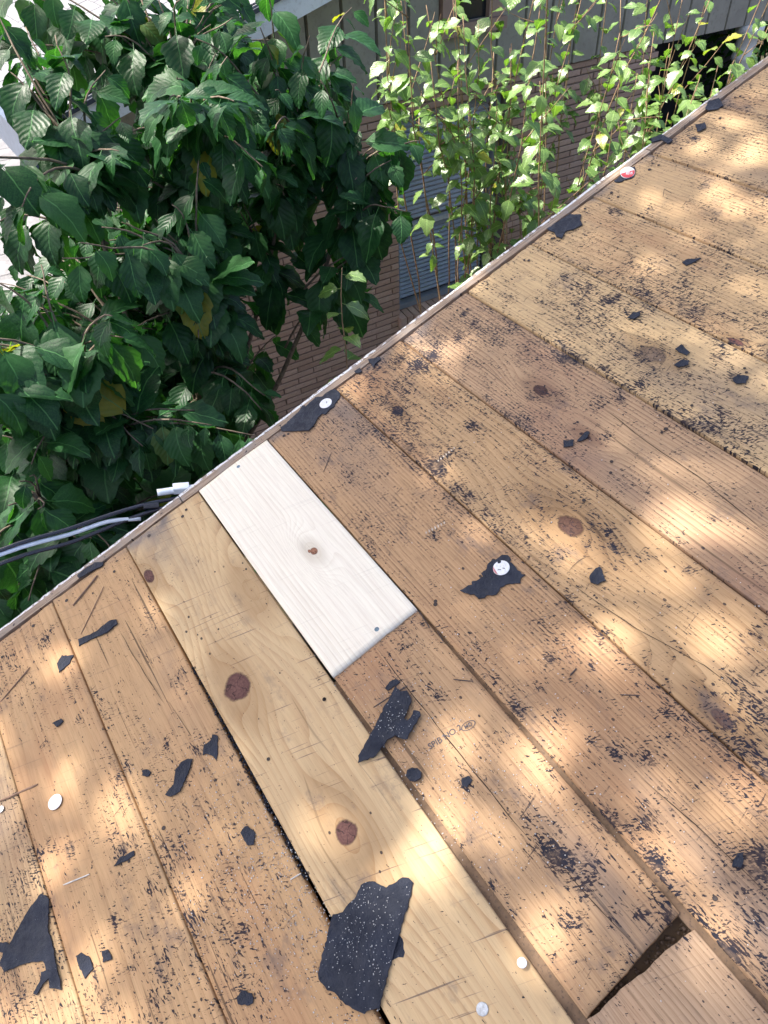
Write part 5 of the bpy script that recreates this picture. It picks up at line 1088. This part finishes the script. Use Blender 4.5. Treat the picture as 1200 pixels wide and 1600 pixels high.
# sapling against the bricks
stems = []; lv = []
for (b0, t0) in (((0.48, 0.72, -1.5), (0.80, 1.03, -0.22)), ((0.60, 1.05, GZ), (0.48, 0.72, -1.5)), ((0.50, 1.0, GZ), (0.62, 0.98, -0.70)), ((0.55, 1.0, -1.6), (0.42, 0.85, -0.80))):
    sp = shoot(b0, t0, 0, 14, 0.03); stems.append((sp, [0.007 - 0.0004 * i for i in range(len(sp))])); lv += leaves_along(sp, 0.62, 0.042, 0.07, 0.105, 0.4, 0.2) if b0 != (0.60, 1.05, GZ) else []
plant('mulberry_sapling', 'thin sapling with a few bright leaves against the shaded bricks above the white board', 'sapling', (0.6, 1.05, GZ), stems, lv, VAR_S, LEAF2, TWIG, None, 120)
# hedge far behind the porch, small dark bush in the opening
def bush(name, label, base, rx, ry, h, n_leaf, size, cat='bush', group=None):
    stems = []; lv = []; B = Vector(base)
    for k in range(12):
        a = R.random() * 6.28; t = B + Vector((math.cos(a) * rx * R.random(), math.sin(a) * ry * R.random(), h * R.uniform(0.6, 1))); sp = shoot(B, t, 0.1, 6, 0.04); stems.append((sp, [0.015 - 0.0015 * j for j in range(len(sp))]))
    for k in range(n_leaf):
        d = Vector((R.gauss(0, 1), R.gauss(0, 1), R.gauss(0, 1))).normalized(); r = R.random() ** 0.35
        p = B + Vector((d.x * rx * r, d.y * ry * r, h * 0.5 + d.z * h * 0.5 * r)); o_ = Vector((d.x, d.y, 0.1))
        lv.append(leaf_frame(p, (o_ + Vector((0, 0, -0.5)) + rv(0.5)), (Vector((0, 0, 1)) + d * 0.6 + rv(0.3)).normalized(), R.uniform(0.6, 1.2) * size))
    plant(name, label, cat, base, stems, lv, VAR_S[:4], LEAF, BARK, group, 60)
bush('garden_bush', 'rounded green bush seen behind the white column', (10.6, 6.0, GZ), 1.3, 1.0, 2.6, 1600, 0.10, group='bushes beyond the porch')
bush('garden_bush', 'green bush at the top right corner beyond the column', (13.2, 8.6, GZ), 1.8, 1.4, 3.2, 1800, 0.13, group='bushes beyond the porch')
bush('porch_bush', 'small dark bush growing in the shade of the porch opening', (4.9, 3.05, GZ), 0.35, 0.3, 1.75, 500, 0.06)
bush('patio_bush', 'sunlit yellow green bush on the edge of the pale patio', (-0.2, 4.6, GZ), 0.8, 0.7, 1.5, 700, 0.10)
# --- shade tree overhead: its crown throws the dappled shade
SZ = SUN.z
def qxy(P): return P[0] - P[2] * SUN.x / SZ, P[1] - P[2] * SUN.y / SZ
gaps = []
for gx, gy, gr_ in SUNGAPS:
    w = d2w(gx, gy, 0); a, b_ = qxy(w); gaps.append((a, b_, gr_))
gaps = [g_ for i_, g_ in enumerate(gaps) if i_ % 5 != 3]
gaps += [(0.45, 1.75, 0.10), (0.62, 1.80, 0.07), (-0.15, 1.5, 0.05), (0.1, 2.3, 0.10), (0.9, 0.95, 0.08), (0.3, 0.9, 0.05), (-0.4, 0.9, 0.06), (0.0, 1.9, 0.06), (0.75, 1.3, 0.05), (-0.1, 2.6, 0.10), (0.55, 0.05, 0.05), (0.62, 0.06, 0.05), (0.70, 0.05, 0.05), (0.85, 0.08, 0.06)]
tgaps = [(0.1 + 1.0 * rng.random(), 0.9 + 1.8 * rng.random(), 0.05 + 0.05 * rng.random()) for _ in range(16)] + [(0.68, 1.12, 0.12), (0.55, 0.98, 0.10), (0.555, 1.51, 0.10), (0.47, 1.38, 0.06)]
tgaps += [(-0.9 + 1.2 * rng.random(), 0.75 + 2.0 * rng.random(), 0.04 + 0.05 * rng.random()) for _ in range(18)]
gaps = np.array(gaps)
NL = 28500
qx = rng.uniform(-2.9, 3.8, NL); qy = rng.uniform(-3.4, 2.9, NL); tt = rng.uniform(5.6, 8.4, NL)
ex = 900; w0 = qxy(d2w(-0.088, -0.27, 0)); qx[:ex] = w0[0] + rng.uniform(-0.17, 0.17, ex); qy[:ex] = w0[1] + rng.uniform(-0.33, 0.33, ex)
keep = ~((qx > 0.95 + 0.25 * rng.normal(size=NL)) & (qy > 0.85 + 0.2 * rng.normal(size=NL)))
edge = np.hypot((qx - 0.3) / 3.4, (qy + 0.3) / 3.3); keep &= ~((qy > 0.85) & (rng.random(NL) < 0.55)); keep &= edge < 1.0 + 0.08 * rng.normal(size=NL)
for a, b_, r in gaps: keep &= np.hypot(qx - a, qy - b_) > (r * 0.72 + 0.020)
qx, qy, tt = qx[keep], qy[keep], tt[keep]; n = len(qx)
C_ = np.stack([qx + tt * SUN.x / SZ * SZ, qy + tt * SUN.y / SZ * SZ, tt * SZ], -1)
ctr = C_.mean(0)
d = rng.normal(size=(n, 3)); d[:, 2] -= 0.6; d /= np.linalg.norm(d, axis=1)[:, None]
u = rng.normal(size=(n, 3)) * 0.45 + np.array(SUN) * 1.0; x_ = np.cross(d, u); x_ /= np.linalg.norm(x_, axis=1)[:, None]; s = rng.uniform(0.09, 0.15, n)[:, None]
M_ = C_ + d * s * 0.5; mq = (M_[:, 0] - M_[:, 2] * SUN.x / SZ, M_[:, 1] - M_[:, 2] * SUN.y / SZ); kk = np.ones(n, dtype=bool)
for a, b_, r in tgaps: kk &= np.hypot(mq[0] - a, mq[1] - b_) > r + 0.05
C_, d, x_, s = C_[kk], d[kk], x_[kk], s[kk]; n = len(C_)
V = np.stack([C_, C_ + d * s * 0.5 + x_ * s * 0.36, C_ + d * s, C_ + d * s * 0.5 - x_ * s * 0.36], 1).reshape(-1, 3)
F = np.arange(n * 4).reshape(-1, 4)
tb = Vector((-5.2, 3.6, GZ)); me = np_mesh('foliage', V - np.array(tb), F)
l = me.uv_layers.new(name='leaf'); l.data.foreach_set('uv', np.tile(np.array([.5, 0, 1, .5, .5, 1, 0, .5], dtype=np.float32), n))
at = me.attributes.new('rnd', 'FLOAT', 'POINT'); at.data.foreach_set('value', np.repeat(rng.random(n), 4).astype(np.float32))
st = empty('shade_tree', tb); tag(st, 'tall tree overhead, out of the picture, whose crown dapples the roof', 'tree')
fo = link('crown', me, LEAF, st); tag(fo, kind='stuff')
b = MB(); cc = Vector(ctr)
tr = shoot(tb, (-4.0, 2.8, 4.3), 0, 8, 0.12); b.tube([p - tb for p in tr], [0.20 - 0.012 * i for i in range(len(tr))], 10); b.build('trunk', BARK, st, True)
for k in range(9):
    tgt = Vector(C_[rng.integers(0, n)]); sp = shoot(tr[-1], tgt, 0.2, 8, 0.06); b = MB(); b.tube([p - tb for p in sp], [0.05 - 0.005 * i for i in range(len(sp))], 6); b.build('limb', BARK, st, True)
print('canopy', n, 'objects', len(bpy.data.objects))
